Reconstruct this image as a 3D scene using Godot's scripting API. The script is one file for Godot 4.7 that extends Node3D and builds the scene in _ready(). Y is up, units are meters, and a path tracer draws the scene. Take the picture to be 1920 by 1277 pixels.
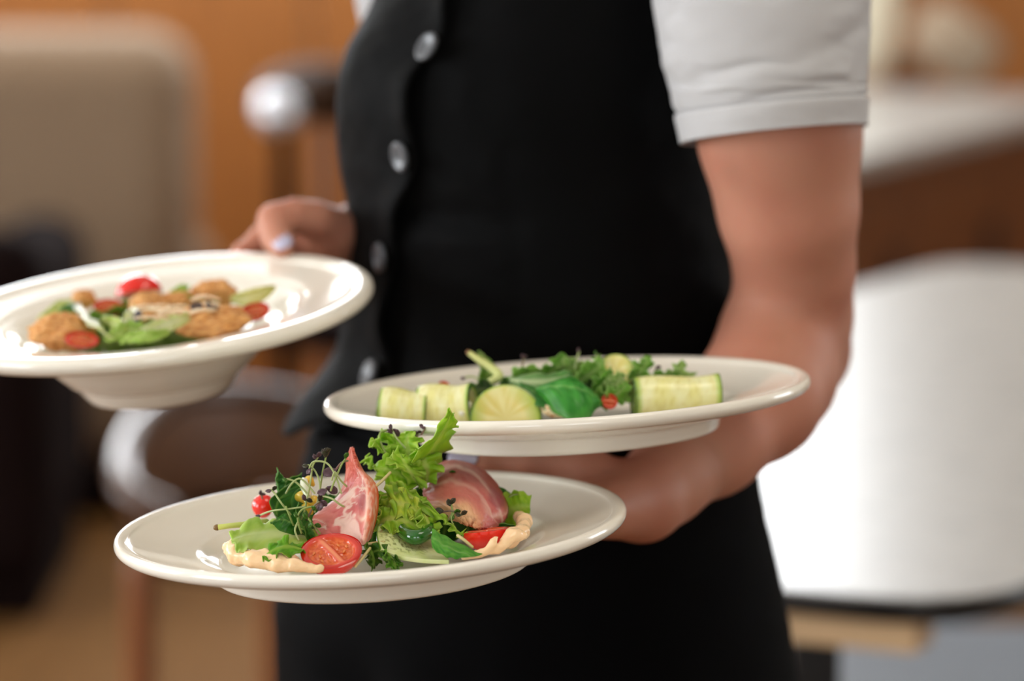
extends Node3D
# A waitress in a black waistcoat carrying three plated salads through a wood-panelled dining room.

const F := 7200.0                      # focal length in pixels of the 1920 x 1277 frame
const EYE := Vector3(0, 1.47, 0)
const PITCH := 8.83
var eye_basis := Basis(Vector3.RIGHT, deg_to_rad(-PITCH))
var rng := RandomNumberGenerator.new()
var fn := FastNoiseLite.new()
var M := {}

func _ready() -> void:
	rng.seed = 7
	fn.seed = 11
	fn.frequency = 1.0
	fn.fractal_octaves = 3
	_camera_and_light()
	_materials()
	_room()
	_furniture()
	_person()
	_plates()
	_front_salad()
	_rear_salad()
	_bowl_salad()

func _camera_and_light() -> void:
	var cam := Camera3D.new()
	cam.name = "camera"
	var at := CameraAttributesPhysical.new()
	at.frustum_focal_length = 12.0 * F / 638.5
	at.frustum_focus_distance = 2.085
	at.exposure_aperture = 4.0
	cam.attributes = at
	cam.fov = rad_to_deg(2.0 * atan(638.5 / F))
	cam.near = 0.05
	cam.far = 60.0
	cam.transform = Transform3D(eye_basis, EYE)
	cam.current = true
	add_child(cam)
	var we := WorldEnvironment.new()
	we.name = "environment"
	var e := Environment.new()
	e.background_mode = Environment.BG_COLOR
	e.background_color = Color(0.93, 0.97, 1.0)
	e.background_energy_multiplier = 3.0
	e.tonemap_mode = Environment.TONE_MAPPER_LINEAR
	e.tonemap_exposure = 1.07
	e.sdfgi_enabled = true
	e.ssao_enabled = true
	e.ssil_enabled = true
	we.environment = e
	add_child(we)
	# daylight through the windows: centre, facing, width, height, radiance
	for w in WINDOWS:
		var l := AreaLight3D.new()
		l.name = "window_daylight"
		l.area_size = Vector2(w[3], w[4])
		l.light_color = Color(0.97, 0.985, 1.0) if w.size() < 7 else w[6]
		l.light_energy = w[5] * w[3] * w[4] / PI
		l.area_range = 20.0
		l.shadow_enabled = true
		var facing: Vector3 = w[1]
		l.transform = Transform3D(Basis.looking_at(facing, Vector3.UP), w[0] + facing * 0.06)
		add_child(l, true)
	_added_ceiling_lamp(Vector3(0.7, 3.28, -1.3), 1.1)

func _added_ceiling_lamp(at: Vector3, side: float) -> void:   # an added light panel, unseen above the frame, to brighten plates and food
	var added_lamp := thing("added_ceiling_lamp", "added square ceiling light panel, unseen above the waitress, brightening the food", "added_lamp", at)
	part("housing", box_mesh(Vector3(side + 0.06, 0.05, side + 0.06), 0.006, Vector3(0, 0.035, 0)), mat(Color(0.8, 0.8, 0.8), 0.5), added_lamp)
	part("diffuser", box_mesh(Vector3(side, 0.02, side), 0.004), mat(Color(0.95, 0.95, 0.95), 0.6, {"emission_enabled": true, "emission": Color(1.0, 0.96, 0.88), "emission_energy_multiplier": 1.0}), added_lamp)
	for sx in [-1, 1]:
		part("hanger", tube([Vector3(sx * 0.4, 0.055, 0), Vector3(sx * 0.4, 0.118, 0)], [0.006, 0.006], 8, 2), mat(Color(0.6, 0.6, 0.6), 0.4), added_lamp)
	var l := AreaLight3D.new()
	l.name = "added_lamp_light"
	l.area_size = Vector2(side, side)
	l.light_color = Color(1.0, 0.97, 0.9)
	l.light_energy = 1.3
	l.area_range = 20.0
	l.shadow_enabled = true
	l.transform = Transform3D(Basis(Vector3.RIGHT, -PI / 2), at + Vector3(0, -0.02, 0))
	add_child(l, true)

# centre, inward normal, wall name, width, height, radiance
const WINDOWS := [
	[Vector3(-1.6, 2.2, -8.6), Vector3(0, 0, 1), "wall_back", 1.7, 1.9, 12.0],
	[Vector3(0.28, 2.2, -8.6), Vector3(0, 0, 1), "wall_back", 0.8, 1.9, 12.0],
	[Vector3(-4.5, 1.75, -5.6), Vector3(1, 0, 0), "wall_left", 1.7, 1.8, 7.2],
	[Vector3(-4.5, 1.75, -3.1), Vector3(1, 0, 0), "wall_left", 1.7, 1.8, 7.2],
	[Vector3(-4.5, 1.75, -0.6), Vector3(1, 0, 0), "wall_left", 1.7, 1.8, 7.2],
	[Vector3(-2.2, 1.75, 3.6), Vector3(0, 0, -1), "wall_front", 1.8, 1.6, 2.6],
	[Vector3(0.6, 1.75, 3.6), Vector3(0, 0, -1), "wall_front", 1.8, 1.6, 1.9],
	[Vector3(4.5, 1.75, -4.9), Vector3(-1, 0, 0), "wall_right", 1.8, 1.6, 3.6],
]

# ---------------------------------------------------------------- helpers
func P(px: float, py: float, d: float) -> Vector3:      # the point seen at a pixel, d metres along the lens axis
	return EYE + eye_basis * Vector3((px - 960.0) / F * d, -(py - 638.5) / F * d, -d)

func Pz(px: float, py: float, z: float) -> Vector3:     # the same, z metres ahead on the level
	var r := eye_basis * Vector3((px - 960.0) / F, -(py - 638.5) / F, -1.0)
	return EYE + r * (-z / r.z)

func lin(r: float, g: float, b: float) -> Color:        # an sRGB colour 0..255 as linear values
	return Color(r / 255.0, g / 255.0, b / 255.0).srgb_to_linear()

func mat(c: Color, rough := 0.6, opt := {}) -> StandardMaterial3D:
	var m := StandardMaterial3D.new()
	m.albedo_color = c
	m.roughness = rough
	for k in opt:
		m.set(k, opt[k])
	return m

func thing(called: String, label: String, category: String, at := Vector3.ZERO, group := "") -> Node3D:
	var o := Node3D.new()
	o.name = called
	o.position = at
	_tag(o, label, category, group)
	add_child(o, true)
	return o

func _tag(o: Node3D, label: String, category: String, group := "") -> void:
	o.set_meta("label", label)
	o.set_meta("category", category)
	if group:
		o.set_meta("group", group)

func part(called: String, mesh: Mesh, m: Material, parent: Node = self) -> MeshInstance3D:
	var o := MeshInstance3D.new()
	o.name = called
	o.mesh = mesh
	o.material_override = m
	parent.add_child(o, true)
	return o

func single(called: String, mesh: Mesh, m: Material, label: String, category: String, group := "") -> MeshInstance3D:
	var o := part(called, mesh, m)
	_tag(o, label, category, group)
	return o

func struct(called: String, mesh: Mesh, m: Material) -> MeshInstance3D:
	var o := part(called, mesh, m)
	o.set_meta("kind", "structure")
	return o

# triangle soup with shared vertices; outward side seen counter-clockwise in here, flipped on commit
class Soup:
	var p := PackedVector3Array()
	var c := PackedColorArray()
	var uv := PackedVector2Array()
	var n := PackedVector3Array()
	var ix := PackedInt32Array()
	func v(q: Vector3, col := Color.WHITE, t := Vector2.ZERO) -> int:
		p.append(q)
		c.append(col)
		uv.append(t)
		return p.size() - 1
	func tri(a: int, b: int, d: int) -> void:
		ix.append(a)
		ix.append(d)
		ix.append(b)
	func quad(a: int, b: int, d: int, e: int) -> void:
		tri(a, b, d)
		tri(a, d, e)
	func normals() -> void:
		n.resize(p.size())
		n.fill(Vector3.ZERO)
		for i in range(0, ix.size(), 3):
			var a := ix[i]
			var b := ix[i + 2]
			var d := ix[i + 1]
			var k := (p[b] - p[a]).cross(p[d] - p[a])
			n[a] += k
			n[b] += k
			n[d] += k
		for i in n.size():
			n[i] = n[i].normalized() if n[i].length_squared() > 1e-24 else Vector3.UP
	func add_to(m: ArrayMesh) -> ArrayMesh:
		if n.size() != p.size():
			normals()
		var a := []
		a.resize(Mesh.ARRAY_MAX)
		a[Mesh.ARRAY_VERTEX] = p
		a[Mesh.ARRAY_NORMAL] = n
		a[Mesh.ARRAY_COLOR] = c
		a[Mesh.ARRAY_TEX_UV] = uv
		a[Mesh.ARRAY_INDEX] = ix
		m.add_surface_from_arrays(Mesh.PRIMITIVE_TRIANGLES, a)
		return m
	func mesh() -> ArrayMesh:
		return add_to(ArrayMesh.new())

# a sheet f(u, v) with thickness th (metres), closed round its rim; wrap joins u = 1 to u = 0
func sheet(f: Callable, nu: int, nv: int, th: float, col = null, wrap := false) -> ArrayMesh:
	var s := Soup.new()
	sheet_into(s, f, nu, nv, th, col, wrap)
	return s.mesh()

func sheet_into(s: Soup, f: Callable, nu: int, nv: int, th: float, col = null, wrap := false) -> void:
	var cu := nu if wrap else nu + 1
	var q := PackedVector3Array()
	var cc := PackedColorArray()
	for j in nv + 1:
		for i in cu:
			var u := float(i) / nu
			var v := float(j) / nv
			q.append(f.call(u, v))
			cc.append(col.call(u, v) if col != null else Color.WHITE)
	var nn := PackedVector3Array()
	nn.resize(q.size())
	for j in nv + 1:
		for i in cu:
			var i0 := (i - 1 + cu) % cu if wrap else maxi(i - 1, 0)
			var i1 := (i + 1) % cu if wrap else mini(i + 1, cu - 1)
			var du := q[j * cu + i1] - q[j * cu + i0]
			var dv := q[mini(j + 1, nv) * cu + i] - q[maxi(j - 1, 0) * cu + i]
			nn[j * cu + i] = du.cross(dv).normalized()
	var base := s.p.size()
	var sides := 2 if th > 0.0 else 1
	for side in sides:
		for k in q.size():
			var o := nn[k] * (th * (0.5 - side)) if th > 0.0 else Vector3.ZERO
			s.v(q[k] + o, cc[k], Vector2(float(k % cu) / nu, float(k / cu) / nv))
	var off := base + q.size()
	for j in nv:
		for i in nu:
			var a := j * cu + i
			var b := j * cu + (i + 1) % cu
			var d := (j + 1) * cu + (i + 1) % cu
			var e := (j + 1) * cu + i
			s.quad(base + a, base + b, base + d, base + e)
			if th > 0.0:
				s.quad(off + a, off + e, off + d, off + b)
	if th <= 0.0:
		return
	for i in nu:
		var a := i
		var b := (i + 1) % cu
		s.quad(off + a, off + b, base + b, base + a)
		a += nv * cu
		b += nv * cu
		s.quad(base + a, base + b, off + b, off + a)
	if not wrap:
		for j in nv:
			var a := j * cu
			var b := (j + 1) * cu
			s.quad(base + a, base + b, off + b, off + a)
			a += nu
			b += nu
			s.quad(off + a, off + b, base + b, base + a)

func cr(a, b, c, d, t: float):
	return b + (c - a) * (0.5 * t) + (a * 2.0 - b * 5.0 + c * 4.0 - d) * (0.5 * t * t) + (b * 3.0 - a - c * 3.0 + d) * (0.5 * t * t * t)

func curve_at(pts: Array, t: float):                    # Catmull-Rom through the points, t in 0..1
	var n := pts.size() - 1
	var x := clampf(t, 0.0, 1.0) * n
	var i := mini(int(x), n - 1)
	return cr(pts[maxi(i - 1, 0)], pts[i], pts[i + 1], pts[mini(i + 2, n)], x - i)

func patch_at(rows: Array, u: float, v: float) -> Vector3:
	var col := []
	for r in rows:
		col.append(curve_at(r, u))
	return curve_at(col, v)

func grid_points(rows: Array) -> Array:                 # rows of flat [px, py, d, px, py, d, ...] into rows of points
	var out := []
	for r in rows:
		var q := []
		for k in range(0, r.size(), 3):
			q.append(P(r[k], r[k + 1], r[k + 2]))
		out.append(q)
	return out

func lathe(profile: Array, seg := 96, cap := true) -> ArrayMesh:
	var s := Soup.new()
	lathe_into(s, profile, seg, Transform3D.IDENTITY, cap)
	return s.mesh()

func lathe_into(s: Soup, profile: Array, seg: int, t: Transform3D, _cap := true, col := Color.WHITE) -> void:
	var base := s.p.size()
	for k in profile.size():
		for i in seg:
			var a := TAU * i / seg
			s.v(t * Vector3(profile[k].x * cos(a), profile[k].y, -profile[k].x * sin(a)), col, Vector2(float(i) / seg, float(k) / profile.size()))
	for k in profile.size() - 1:
		for i in seg:
			var j := (i + 1) % seg
			s.quad(base + k * seg + i, base + k * seg + j, base + (k + 1) * seg + j, base + (k + 1) * seg + i)

func smooth_profile(pts: Array, n: int) -> Array:
	var out := []
	for i in n + 1:
		out.append(curve_at(pts, float(i) / n))
	return out

func tube(pts: Array, radii: Array, seg := 8, steps := 0, col := Color.WHITE, col2 := Color.WHITE, flat := 1.0) -> ArrayMesh:
	var s := Soup.new()
	tube_into(s, pts, radii, seg, steps, col, col2, flat)
	return s.mesh()

func tube_into(s: Soup, pts: Array, radii: Array, seg := 8, steps := 0, col := Color.WHITE, col2 := Color.WHITE, flat := 1.0, up0 := Vector3.UP) -> void:
	if steps == 0:
		steps = (pts.size() - 1) * 4
	var base := s.p.size()
	var up := up0
	var ring := 0
	for k in range(-2, steps + 3):                      # two small rings round off each end
		var t := clampf(float(k) / steps, 0.0, 1.0)
		var c: Vector3 = curve_at(pts, t)
		var dir: Vector3 = (curve_at(pts, minf(t + 0.02, 1.0)) - curve_at(pts, maxf(t - 0.02, 0.0))).normalized()
		var side := dir.cross(up)
		if side.length() < 1e-4:
			side = dir.cross(Vector3.RIGHT)
		side = side.normalized()
		up = side.cross(dir).normalized()
		var r: float = curve_at(radii, t)
		var over := 0.0
		if k < 0:
			over = r * (0.75 if k == -1 else 0.98)
			c -= dir * over * 0.8
			r *= 0.66 if k == -1 else 0.05
		elif k > steps:
			over = r * (0.75 if k == steps + 1 else 0.98)
			c += dir * over * 0.8
			r *= 0.66 if k == steps + 1 else 0.05
		for i in seg:
			var a := TAU * i / seg
			s.v(c + side * (cos(a) * r) + up * (sin(a) * r * flat), col.lerp(col2, t), Vector2(float(i) / seg, t))
		ring += 1
	for k in ring - 1:
		for i in seg:
			var j := (i + 1) % seg
			s.quad(base + k * seg + i, base + (k + 1) * seg + i, base + (k + 1) * seg + j, base + k * seg + j)

# a box with rounded edges, centred on c
func box_mesh(size: Vector3, r := 0.005, c := Vector3.ZERO) -> ArrayMesh:
	var s := Soup.new()
	box_into(s, size, r, Transform3D(Basis.IDENTITY, c))
	return s.mesh()

func box_into(s: Soup, size: Vector3, r: float, t: Transform3D, steps := 3) -> void:
	r = minf(r, minf(size.x, minf(size.y, size.z)) * 0.49)
	var h := size * 0.5 - Vector3.ONE * r
	var n := 2 * steps + 1
	for face in 6:
		var ax := face / 2
		var sg := 1.0 if face % 2 == 0 else -1.0
		var base := s.p.size()
		for j in n + 1:
			for i in n + 1:
				var q := Vector3.ZERO
				q[ax] = sg
				var a := -1.0 + 2.0 * i / n
				var b := -1.0 + 2.0 * j / n
				var ia := signf(a)
				var ib := signf(b)
				# the two middle lines sit on the flat's borders, the others spread over the round
				var fa := (absf(a) - 1.0 / n) / (1.0 - 1.0 / n)
				var fb := (absf(b) - 1.0 / n) / (1.0 - 1.0 / n)
				q[(ax + 1) % 3] = ia * tan(fa * PI / 4)
				q[(ax + 2) % 3] = ib * tan(fb * PI / 4)
				var nn := q.normalized()
				var core := Vector3.ZERO
				core[ax] = sg * h[ax]
				core[(ax + 1) % 3] = ia * h[(ax + 1) % 3]
				core[(ax + 2) % 3] = ib * h[(ax + 2) % 3]
				s.v(t * (core + nn * r), Color.WHITE, Vector2(float(i) / n, float(j) / n))
				s.n.append((t.basis * nn).normalized())
		for j in n:
			for i in n:
				var k := base + j * (n + 1) + i
				if sg > 0:
					s.quad(k, k + 1, k + n + 2, k + n + 1)
				else:
					s.quad(k, k + n + 1, k + n + 2, k + 1)

# a smooth union of tapered capsules [a, b, ra, rb], meshed as surface nets
func blob_into(s: Soup, bones: Array, cell: float, k: float, dent = null) -> void:
	var lo := Vector3.INF
	var hi := -Vector3.INF
	for b in bones:
		for e in 2:
			var r: float = b[2 + e] + 3.0 * k + 2.0 * cell
			lo = lo.min(b[e] - Vector3.ONE * r)
			hi = hi.max(b[e] + Vector3.ONE * r)
	var nx := int((hi.x - lo.x) / cell) + 2
	var ny := int((hi.y - lo.y) / cell) + 2
	var nz := int((hi.z - lo.z) / cell) + 2
	var sx := nx * ny
	var f := PackedFloat32Array()
	f.resize(nx * ny * nz)
	f.fill(0.0)
	var ik := 1.0 / k
	var reach := 5.0 * k + cell
	for b in bones:
		var pa: Vector3 = b[0]
		var ba: Vector3 = b[1] - b[0]
		var ra: float = b[2] - 0.55 * k
		var dr: float = b[3] - b[2]
		var l2 := maxf(ba.length_squared(), 1e-12)
		var m := maxf(b[2], b[3]) + reach
		var l := (pa.min(b[1]) - Vector3.ONE * m - lo) / cell
		var h := (pa.max(b[1]) + Vector3.ONE * m - lo) / cell
		for z in range(maxi(int(l.z), 0), mini(int(h.z) + 2, nz)):
			for y in range(maxi(int(l.y), 0), mini(int(h.y) + 2, ny)):
				# the part of this row near the bone
				var row := lo + Vector3(0, y * cell, z * cell)
				for x in range(maxi(int(l.x), 0), mini(int(h.x) + 2, nx)):
					var q := row + Vector3(x * cell, 0, 0) - pa
					var t := clampf(q.dot(ba) / l2, 0.0, 1.0)
					var d := (q - ba * t).length() - ra - dr * t
					if d < reach:
						f[z * sx + y * nx + x] += exp(-maxf(d, -8.0 * k) * ik)
	for i in f.size():
		f[i] = -k * log(f[i]) if f[i] > 1e-9 else 1.0
	var where := {}
	var base := s.p.size()
	for z in nz - 1:
		for y in ny - 1:
			var o := z * sx + y * nx
			for x in nx - 1:
				var i := o + x
				var c0 := f[i]
				var c1 := f[i + 1]
				var c2 := f[i + nx]
				var c3 := f[i + nx + 1]
				var c4 := f[i + sx]
				var c5 := f[i + sx + 1]
				var c6 := f[i + sx + nx]
				var c7 := f[i + sx + nx + 1]
				var inside := int(c0 < 0) + int(c1 < 0) + int(c2 < 0) + int(c3 < 0) + int(c4 < 0) + int(c5 < 0) + int(c6 < 0) + int(c7 < 0)
				if inside == 0 or inside == 8:
					continue
				var v := [c0, c1, c2, c3, c4, c5, c6, c7]
				var sum := Vector3.ZERO
				var cnt := 0
				for e in EDGES:
					var da: float = v[e[0]]
					var db: float = v[e[1]]
					if (da < 0) != (db < 0):
						var t := da / (da - db)
						sum += CORNER[e[0]].lerp(CORNER[e[1]], t)
						cnt += 1
				var g := Vector3(c1 + c3 + c5 + c7 - c0 - c2 - c4 - c6, c2 + c3 + c6 + c7 - c0 - c1 - c4 - c5, c4 + c5 + c6 + c7 - c0 - c1 - c2 - c3)
				var q := lo + (Vector3(x, y, z) + sum / cnt) * cell
				if dent != null:
					q += dent.call(q, g.normalized())
				where[i] = s.v(q, Color.WHITE)
	for i in where:
		for ax in 3:
			var st: int = [1, nx, sx][ax]
			var s1: int = [nx, sx, 1][ax]
			var s2: int = [sx, 1, nx][ax]
			var a := f[i] < 0
			if a != (f[i + st] < 0) and where.has(i - s1) and where.has(i - s2) and where.has(i - s1 - s2):
				if a:
					s.quad(where[i - s1 - s2], where[i - s2], where[i], where[i - s1])
				else:
					s.quad(where[i - s1 - s2], where[i - s1], where[i], where[i - s2])

const CORNER := [Vector3(0, 0, 0), Vector3(1, 0, 0), Vector3(0, 1, 0), Vector3(1, 1, 0), Vector3(0, 0, 1), Vector3(1, 0, 1), Vector3(0, 1, 1), Vector3(1, 1, 1)]
const EDGES := [[0, 1], [2, 3], [4, 5], [6, 7], [0, 2], [1, 3], [4, 6], [5, 7], [0, 4], [1, 5], [2, 6], [3, 7]]

# ---------------------------------------------------------------- materials
func noise_tex(freq: float, ramp: Array, size := 512, octaves := 4, kind := FastNoiseLite.TYPE_SIMPLEX_SMOOTH, normal := false, bump := 4.0) -> NoiseTexture2D:
	var t := NoiseTexture2D.new()
	var n := FastNoiseLite.new()
	n.noise_type = kind
	n.frequency = freq
	n.fractal_octaves = octaves
	n.seed = 3
	t.noise = n
	t.width = size
	t.height = size
	t.seamless = true
	if normal:
		t.as_normal_map = true
		t.bump_strength = bump
	elif ramp.size():
		var g := Gradient.new()
		g.offsets = PackedFloat32Array()
		g.colors = PackedColorArray()
		for k in ramp.size():
			g.add_point(float(k) / maxi(ramp.size() - 1, 1), ramp[k])
		t.color_ramp = g
	return t

func _materials() -> void:
	var grain := noise_tex(0.012, [Color(0.64, 0.395, 0.165), Color(0.7, 0.44, 0.19), Color(0.6, 0.365, 0.15)])
	M.panel = mat(Color.WHITE, 0.55, {"albedo_texture": grain, "uv1_triplanar": true, "uv1_scale": Vector3(3.0, 0.35, 3.0)})
	var floor_grain := noise_tex(0.015, [Color(0.4, 0.265, 0.12), Color(0.44, 0.3, 0.14), Color(0.37, 0.245, 0.11)])
	M.floor = mat(Color.WHITE, 0.8, {"metallic_specular": 0.25, "albedo_texture": floor_grain, "uv1_triplanar": true, "uv1_world_triplanar": true, "uv1_scale": Vector3(2.0, 2.0, 0.3)})
	M.plaster = mat(Color(0.86, 0.83, 0.78), 0.9)
	M.ceiling = mat(Color(0.9, 0.89, 0.87), 0.95)
	M.frame = mat(Color(0.3, 0.2, 0.12), 0.5)
	M.glass = mat(Color(0.95, 1.0, 1.0, 0.06), 0.02, {"transparency": BaseMaterial3D.TRANSPARENCY_ALPHA})
	var weave := noise_tex(0.25, [], 256, 2, FastNoiseLite.TYPE_SIMPLEX, true, 6.0)
	M.sofa = mat(Color(0.58, 0.475, 0.37), 0.9, {"rim_enabled": true, "rim": 0.3, "normal_enabled": true, "normal_texture": weave, "uv1_triplanar": true, "uv1_scale": Vector3.ONE * 14.0})
	M.dark_leather = mat(Color(0.085, 0.05, 0.045), 1.0, {"metallic_specular": 0.15})
	M.rail = mat(Color(0.3, 0.2, 0.15), 0.28, {"clearcoat_enabled": true, "clearcoat": 0.2, "clearcoat_roughness": 0.2})
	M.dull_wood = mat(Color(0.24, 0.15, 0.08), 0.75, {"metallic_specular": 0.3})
	M.highlight_metal = mat(Color(0.8, 0.8, 0.82), 0.35, {"metallic": 0.6})  # pale tone for the highlight on the bar chair rail
	M.leg_wood = mat(Color(0.5, 0.29, 0.15), 0.35)
	M.brown_leather = mat(Color(0.4, 0.25, 0.14), 0.5)
	M.stone = mat(Color.WHITE, 0.34, {"albedo_texture": noise_tex(0.01, [Color(0.54, 0.515, 0.49), Color(0.59, 0.57, 0.545), Color(0.48, 0.46, 0.44)]), "uv1_triplanar": true, "uv1_scale": Vector3.ONE * 1.5})
	M.black_edge = mat(Color(0.06, 0.055, 0.055), 0.35)
	M.pale_wood = mat(Color(0.84, 0.7, 0.53), 0.5)
	M.black_metal = mat(Color(0.04, 0.04, 0.045), 0.45)
	M.cabinet = mat(Color(0.36, 0.19, 0.07), 0.45)
	M.grey_fabric = mat(Color(0.82, 0.83, 0.85), 0.9, {"rim_enabled": true, "rim": 0.3, "normal_enabled": true, "normal_texture": weave, "uv1_triplanar": true, "uv1_scale": Vector3.ONE * 14.0})
	M.cream = mat(Color(0.9, 0.86, 0.76), 0.85)
	M.taupe = mat(Color(0.62, 0.54, 0.45), 0.85)
	M.dark_clay = mat(Color(0.2, 0.18, 0.15), 0.5)

# ---------------------------------------------------------------- the room
func csg_box(parent: Node, called: String, size: Vector3, at: Vector3, cut := false) -> CSGBox3D:
	var b := CSGBox3D.new()
	b.name = called
	b.size = size
	b.position = at
	if cut:
		b.operation = CSGShape3D.OPERATION_SUBTRACTION
	parent.add_child(b, true)
	return b

func _room() -> void:
	var x0 := -4.5
	var x1 := 4.5
	var z0 := -8.6
	var z1 := 3.6
	var h := 3.4
	struct("floor", box_mesh(Vector3(x1 - x0 + 0.4, 0.2, z1 - z0 + 0.4), 0.002, Vector3((x0 + x1) / 2, -0.1, (z0 + z1) / 2)), M.floor)
	struct("ceiling", box_mesh(Vector3(x1 - x0 + 0.4, 0.2, z1 - z0 + 0.4), 0.002, Vector3((x0 + x1) / 2, h + 0.1, (z0 + z1) / 2)), M.ceiling)
	var walls := {
		"wall_back": [Vector3(x1 - x0 + 0.4, h, 0.2), Vector3((x0 + x1) / 2, h / 2, z0 - 0.1)],
		"wall_front": [Vector3(x1 - x0 + 0.4, h, 0.2), Vector3((x0 + x1) / 2, h / 2, z1 + 0.1)],
		"wall_left": [Vector3(0.2, h, z1 - z0), Vector3(x0 - 0.1, h / 2, (z0 + z1) / 2)],
		"wall_right": [Vector3(0.2, h, z1 - z0), Vector3(x1 + 0.1, h / 2, (z0 + z1) / 2)],
	}
	for called in walls:
		var w: Array = walls[called]
		var b := csg_box(self, called, w[0], w[1])
		b.material = M.plaster
		b.set_meta("kind", "structure")
		for o in WINDOWS:
			if o[2] == called:
				var along := Vector3(o[3], o[4], 0.6) if absf(o[1].z) > 0.5 else Vector3(0.6, o[4], o[3])
				var k := csg_box(b, "opening", along, o[0] - w[1], true)
				k.material = M.plaster
		if called == "wall_back":                      # wood panelling, board by board, up to the sills
			var n := 20
			for i in n:
				var bw := (x1 - x0) / n
				var m := box_mesh(Vector3(bw - 0.008, 1.16, 0.03), 0.006)
				var p := part("panel", m, M.panel, b)
				p.position = Vector3(x0 + (i + 0.5) * bw, 0.58, z0 + 0.012) - w[1]
	var n_win := 0
	for o in WINDOWS:
		n_win += 1
		var win := Node3D.new()
		win.name = "window_%d" % n_win
		win.set_meta("kind", "structure")
		add_child(win)
		win.transform = Transform3D(Basis.looking_at(o[1], Vector3.UP), o[0] - o[1] * 0.1)
		var s := Soup.new()
		var ww: float = o[3]
		var hh: float = o[4]
		for sx in [-1, 0, 1]:
			box_into(s, Vector3(0.06, hh, 0.08), 0.006, Transform3D(Basis.IDENTITY, Vector3(sx * (ww / 2 - 0.03), 0, 0)))
		for sy in [-1, 1]:
			box_into(s, Vector3(ww, 0.06, 0.08), 0.006, Transform3D(Basis.IDENTITY, Vector3(0, sy * (hh / 2 - 0.03), 0)))
		part("window_frame", s.mesh(), M.frame, win)
		for sx in [-1, 1]:
			part("pane", box_mesh(Vector3(ww / 2 - 0.08, hh - 0.11, 0.006), 0.001, Vector3(sx * ww / 4, 0, 0)), M.glass, win)

func Py(px: float, py: float, y: float) -> Vector3:     # the point seen at a pixel at height y
	var r := eye_basis * Vector3((px - 960.0) / F, -(py - 638.5) / F, -1.0)
	return EYE + r * ((y - EYE.y) / r.y)

func rounded(poly: Array, r: float, steps := 6) -> Array:   # a polygon on the level with its corners rounded
	var out := []
	var n := poly.size()
	for i in n:
		var a: Vector3 = poly[(i + n - 1) % n]
		var b: Vector3 = poly[i]
		var c: Vector3 = poly[(i + 1) % n]
		var u := (a - b).normalized() * r
		var w := (c - b).normalized() * r
		for k in steps + 1:
			var t := float(k) / steps
			out.append((b + u).lerp(b, t).lerp(b.lerp(b + w, t), t))
	return out

func slab_into(s: Soup, poly: Array, y0: float, y1: float, bevel := 0.003) -> void:
	var n := poly.size()
	var mid := Vector3.ZERO
	for q in poly:
		mid += q / n
	var area := 0.0
	for i in n:
		area += (poly[i] - mid).cross(poly[(i + 1) % n] - mid).y
	var rows := [[y0, bevel], [y0 + bevel, 0.0], [y1 - bevel, 0.0], [y1, bevel]]
	var base := s.p.size()
	for r in rows:
		for q in poly:
			var d: Vector3 = (q - mid).normalized()
			s.v(Vector3(q.x, r[0], q.z) - d * r[1])
	for r in 3:
		for i in n:
			var j := (i + 1) % n
			var k := base + r * n
			if area > 0:
				s.quad(k + i, k + j, k + n + j, k + n + i)
			else:
				s.quad(k + j, k + i, k + n + i, k + n + j)
	for r in [0, 3]:
		var hub := s.v(Vector3(mid.x, y0 if r == 0 else y1, mid.z))
		var ring := []
		for q in poly:
			var d: Vector3 = (q - mid).normalized()
			ring.append(s.v(Vector3(q.x, y0 if r == 0 else y1, q.z) - d * bevel))
		for i in n:
			var j := (i + 1) % n
			if (r == 3) == (area > 0):
				s.tri(hub, ring[i], ring[j])
			else:
				s.tri(hub, ring[j], ring[i])

# ---------------------------------------------------------------- furniture behind the waitress
func _furniture() -> void:
	_table()
	_counter()
	_tub_chair()
	_bar_chair()
	# beige booth sofa against the panelling
	var edge := Pz(352, 300, 7.2).x
	var sofa := thing("booth_sofa", "tall beige upholstered sofa with rounded back corner before the orange panelling", "sofa", Vector3(edge - 0.95, 0, -7.5))
	part("backrest", box_mesh(Vector3(1.9, 0.82, 0.3), 0.1, Vector3(0, 0.52, 0.15)), M.sofa, sofa)
	part("seat", box_mesh(Vector3(1.86, 0.3, 0.62), 0.06, Vector3(0, 0.3, -0.3)), M.sofa, sofa)
	part("plinth", box_mesh(Vector3(1.8, 0.12, 0.8), 0.01, Vector3(0, 0.06, -0.15)), M.dark_leather, sofa)
	# dark lounge chair at the far left
	var de := Pz(100, 700, 6.35).x
	var lounge := thing("lounge_chair", "very dark brown leather lounge chair beside the beige sofa", "chair", Vector3(de - 0.4, 0, -6.65))
	part("armrest", box_mesh(Vector3(0.16, 0.5, 0.62), 0.07, Vector3(0.32, 0.38, 0)), M.dark_leather, lounge)
	part("armrest", box_mesh(Vector3(0.16, 0.5, 0.62), 0.07, Vector3(-0.32, 0.38, 0)), M.dark_leather, lounge)
	part("backrest", box_mesh(Vector3(0.78, 0.6, 0.16), 0.07, Vector3(0, 0.37, 0.28)), M.dark_leather, lounge)
	part("seat", box_mesh(Vector3(0.5, 0.2, 0.6), 0.05, Vector3(0, 0.32, -0.02)), M.dark_leather, lounge)
	part("base", box_mesh(Vector3(0.74, 0.16, 0.6), 0.02, Vector3(0, 0.08, 0)), M.dark_leather, lounge)

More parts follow.
